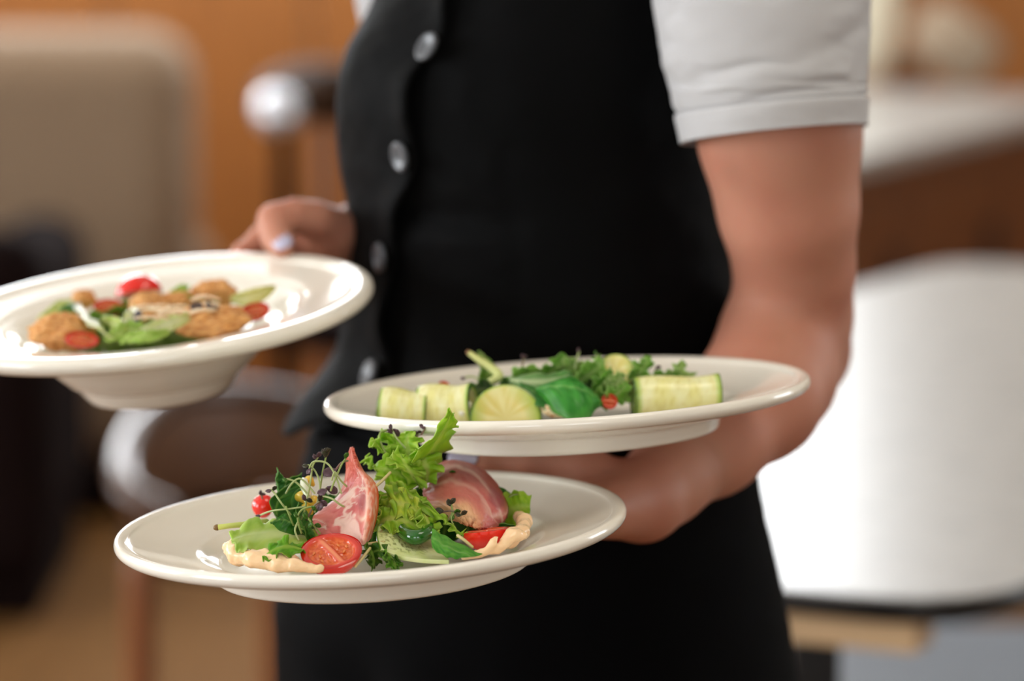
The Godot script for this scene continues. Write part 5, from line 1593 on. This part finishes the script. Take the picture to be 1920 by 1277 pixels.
func _bowl_salad() -> void:
	var g := "crispy breaded chicken pieces in the bowl"
	var ck := [
		[118, 622, Vector3(0.02, 0.0105, 0.014), 0.2, "crispy chicken piece at the bowl's front left, above the pink tomato"],
		[392, 602, Vector3(0.024, 0.0105, 0.015), -0.25, "largest crispy chicken piece, at the bowl's front right"],
		[402, 552, Vector3(0.0135, 0.009, 0.012), 0.4, "crispy chicken piece at the back right, left of the pale lettuce rib"],
		[281, 576, Vector3(0.0125, 0.009, 0.012), 0.9, "crispy chicken piece in the middle just below the red tomato"],
		[157, 560, Vector3(0.0075, 0.006, 0.007), 0.1, "small crispy chicken piece at the bowl's back left"],
		[300, 596, Vector3(0.011, 0.007, 0.01), 0.5, "crispy chicken piece under the cheese shreds in the bowl's centre"],
		[336, 566, Vector3(0.012, 0.0065, 0.01), 0.0, "flat pinkish chicken piece between the red tomato and the back right chicken"]]
	for k in ck.size():
		nugget(ck[k][4], B(ck[k][0], ck[k][1]), ck[k][2], ck[k][3], 3.0 + k * 5.0, g)
	tomato_half("bright red cherry tomato half at the back of the bowl", B(261, 552, 0.001), Vector3(-0.15, 0.9, -0.3), Vector3(1, 0, 0), 0.0148, 0.0125, "", 0.9, 0.2, false).rotate_object_local(Vector3.RIGHT, PI)
	tomato_half("pinkish wet tomato piece left of the red tomato in the bowl", B(204, 576, 0.0), Vector3(-0.1, 0.55, 0.83), Vector3(1, -0.15, 0), 0.0098, 0.008, "", 0.6, 0.5)
	tomato_half("red tomato wedge at the right end of the bowl's salad", B(478, 584, 0.0), Vector3(0.1, 0.4, 0.9), Vector3(1, 0.3, 0), 0.0092, 0.007, "", 0.62, 0.1)
	tomato_half("pale red tomato slice at the front left edge of the bowl", B(154, 637, -0.001), Vector3(0.0, 0.5, 0.86), Vector3(1, -0.1, 0), 0.0105, 0.006, "", 0.5, 0.2)
	var pale := {"c1": lin(226, 226, 166), "c2": lin(204, 214, 130), "rib": lin(240, 238, 212), "rw": 0.34, "dark": 0.4, "ruffle": 0.0014, "freq": 2.0}
	var green := {"c1": lin(196, 218, 116), "c2": lin(158, 198, 84), "rib": lin(210, 224, 150), "ruffle": 0.002, "freq": 2.6, "teeth": 0.14, "tf": 5.0}
	var list := [
		[[[72, 606, 8, 60, 0.0, 0.0], [98, 592, 18, 70, 0.0, 0.002], [122, 578, 18, 60, 0.0, 0.004], [142, 570, 6, 50, 0.0, 0.004]], pale, "pale lettuce piece at the far left of the bowl's salad"],
		[[[112, 598, 5, 40, 0.0, 0.004], [124, 586, 13, 40, 0.0, 0.006], [138, 578, 13, 40, 0.0, 0.006], [146, 570, 4, 40, 0.0, 0.005]], {"c1": lin(104, 164, 80), "c2": lin(74, 136, 58), "rib": lin(170, 206, 130)}, "dark green leaf tip over the pale lettuce at the left of the bowl"],
		[[[142, 570, 9, 20, 0.0, 0.004], [160, 592, 16, 25, 0.0, 0.006], [182, 614, 18, 30, 0.0, 0.006], [206, 634, 9, 30, 0.0, 0.002]], pale, "long pale romaine rib between the pink tomato and the front left chicken piece"],
		[[[196, 636, 6, 80, 0.0, 0.0], [224, 624, 15, 85, 0.0, 0.002], [252, 616, 16, 90, 0.0, 0.003], [284, 622, 6, 95, 0.0, 0.0]], green, "green lettuce leaf at the front centre of the bowl"],
		[[[226, 640, 5, 90, 0.0, 0.0], [250, 632, 11, 90, 0.0, 0.002], [280, 630, 11, 90, 0.0, 0.002], [322, 622, 4, 90, 0.0, 0.0]], green, "bright frilly lettuce edge along the front of the bowl"],
		[[[258, 626, 6, 80, 0.0, 0.002], [300, 612, 15, 75, 0.0, 0.004], [336, 600, 13, 70, 0.0, 0.006], [362, 590, 5, 60, 0.0, 0.006]], pale, "pale lettuce strip between the cheese shreds and the largest chicken piece"],
		[[[432, 562, 6, 80, 0.0, 0.0], [460, 560, 15, 75, 0.0, 0.003], [492, 550, 13, 70, 0.0, 0.006], [516, 538, 4, 60, 0.0, 0.008]], {"c1": lin(222, 214, 140), "c2": lin(206, 202, 116), "rib": lin(236, 230, 180), "rw": 0.3, "ruffle": 0.0008, "freq": 1.5}, "pale yellow lettuce rib pointing right out of the bowl's salad"],
		[[[232, 616, 6, 10, 0.0, 0.004], [242, 600, 13, 10, 0.0, 0.006], [250, 586, 12, 10, 0.0, 0.008], [254, 574, 4, 10, 0.0, 0.008]], pale, "pale leaf with a dark edge standing in the middle of the bowl"],
		[[[320, 552, 4, 30, 0.0, 0.004], [332, 546, 9, 30, 0.0, 0.006], [344, 540, 8, 30, 0.0, 0.008], [352, 535, 3, 30, 0.0, 0.008]], green, "small green leaf behind the flat pinkish chicken piece"],
		[[[190, 600, 6, 60, 0.0, 0.004], [208, 604, 12, 80, 0.0, 0.006], [226, 610, 11, 90, 0.0, 0.006], [240, 618, 4, 90, 0.0, 0.003]], {"c1": lin(206, 216, 120), "c2": lin(176, 200, 84), "rib": lin(232, 234, 180), "ruffle": 0.0016, "freq": 2.2}, "yellow green lettuce piece below the pink tomato piece in the bowl"]]
	for k in list.size():
		leaf("lettuce_leaf", list[k][2], "lettuce", bowl_rows(list[k][0]), list[k][1].merged({"ph": k * 1.4}, true))
	# olive slices
	var ol := [[258, 593, 0.009, 0.005, 1.2, "black olive slice standing beside the pale leaf in the bowl's middle"], [368, 574, 0.0085, 0.003, 0.1, "black olive slice left on top of the largest chicken piece"], [398, 573, 0.0085, 0.0042, -0.2, "grey black olive slice right on top of the largest chicken piece"]]
	for k in 3:
		var prof := [Vector2(0.0016, -0.0008), Vector2(0.0034, -0.001), Vector2(0.004, 0.0), Vector2(0.0034, 0.001), Vector2(0.0016, 0.0008), Vector2(0.0016, -0.0008)]
		var o := single("olive_slice", lathe(prof, 24), mat(Color(0.27, 0.24, 0.24), 0.7), ol[k][5], "olive")
		o.transform = Transform3D(Basis(Vector3.BACK, ol[k][4]) * Basis(Vector3.RIGHT, 0.5), B(ol[k][0], ol[k][1], ol[k][2] + 0.003))
	# grated cheese
	for k in 16:
		var x := 268.0 + rng.randf() * 150.0
		var y := 592.0 - (x - 268.0) * 0.14 + rng.randf_range(-16.0, 10.0)
		var a := rng.randf_range(-0.6, 0.6)
		var q := B(x, y, 0.0105 + rng.randf() * 0.002)
		var d := Vector3(cos(a), rng.randf_range(-0.15, 0.2), sin(a)) * 0.0075
		single("cheese_shred", tube([q - d, q + Vector3(0, 0.0012, 0), q + d], [0.0007, 0.0009, 0.0007], 6, 6, lin(240, 214, 176), lin(236, 204, 164)), M.matte_food, "thin pale cheese shred scattered over the chicken in the bowl", "cheese", "grated cheese over the bowl's chicken")
	# the bed of lettuce underneath
	for k in 10:
		var a := TAU * k / 10.0
		var c: Vector3 = BOWL * Vector3(cos(a) * 0.032, -0.016, -sin(a) * 0.032)
		var px := (c - EYE).dot(Vector3.RIGHT) / (c - EYE).dot(-eye_basis.z) * F + 960.0
		var d := (c - EYE).dot(-eye_basis.z)
		var py := 638.5 - (c - EYE).dot(eye_basis.y) / d * F
		leaf("lettuce_leaf", "lettuce leaf in the bed underneath the bowl's chicken, mostly covered", "lettuce", [[px - 60, py + 4, d, 12, 90, 0.016], [px - 20, py - 8, d, 26, 90, 0.028], [px + 25, py - 8, d, 26, 90, 0.028], [px + 60, py + 4, d, 8, 90, 0.012]], green.merged({"ph": k * 1.2, "c1": lin(150, 184, 84)}, true), "covered lettuce bed in the bowl")
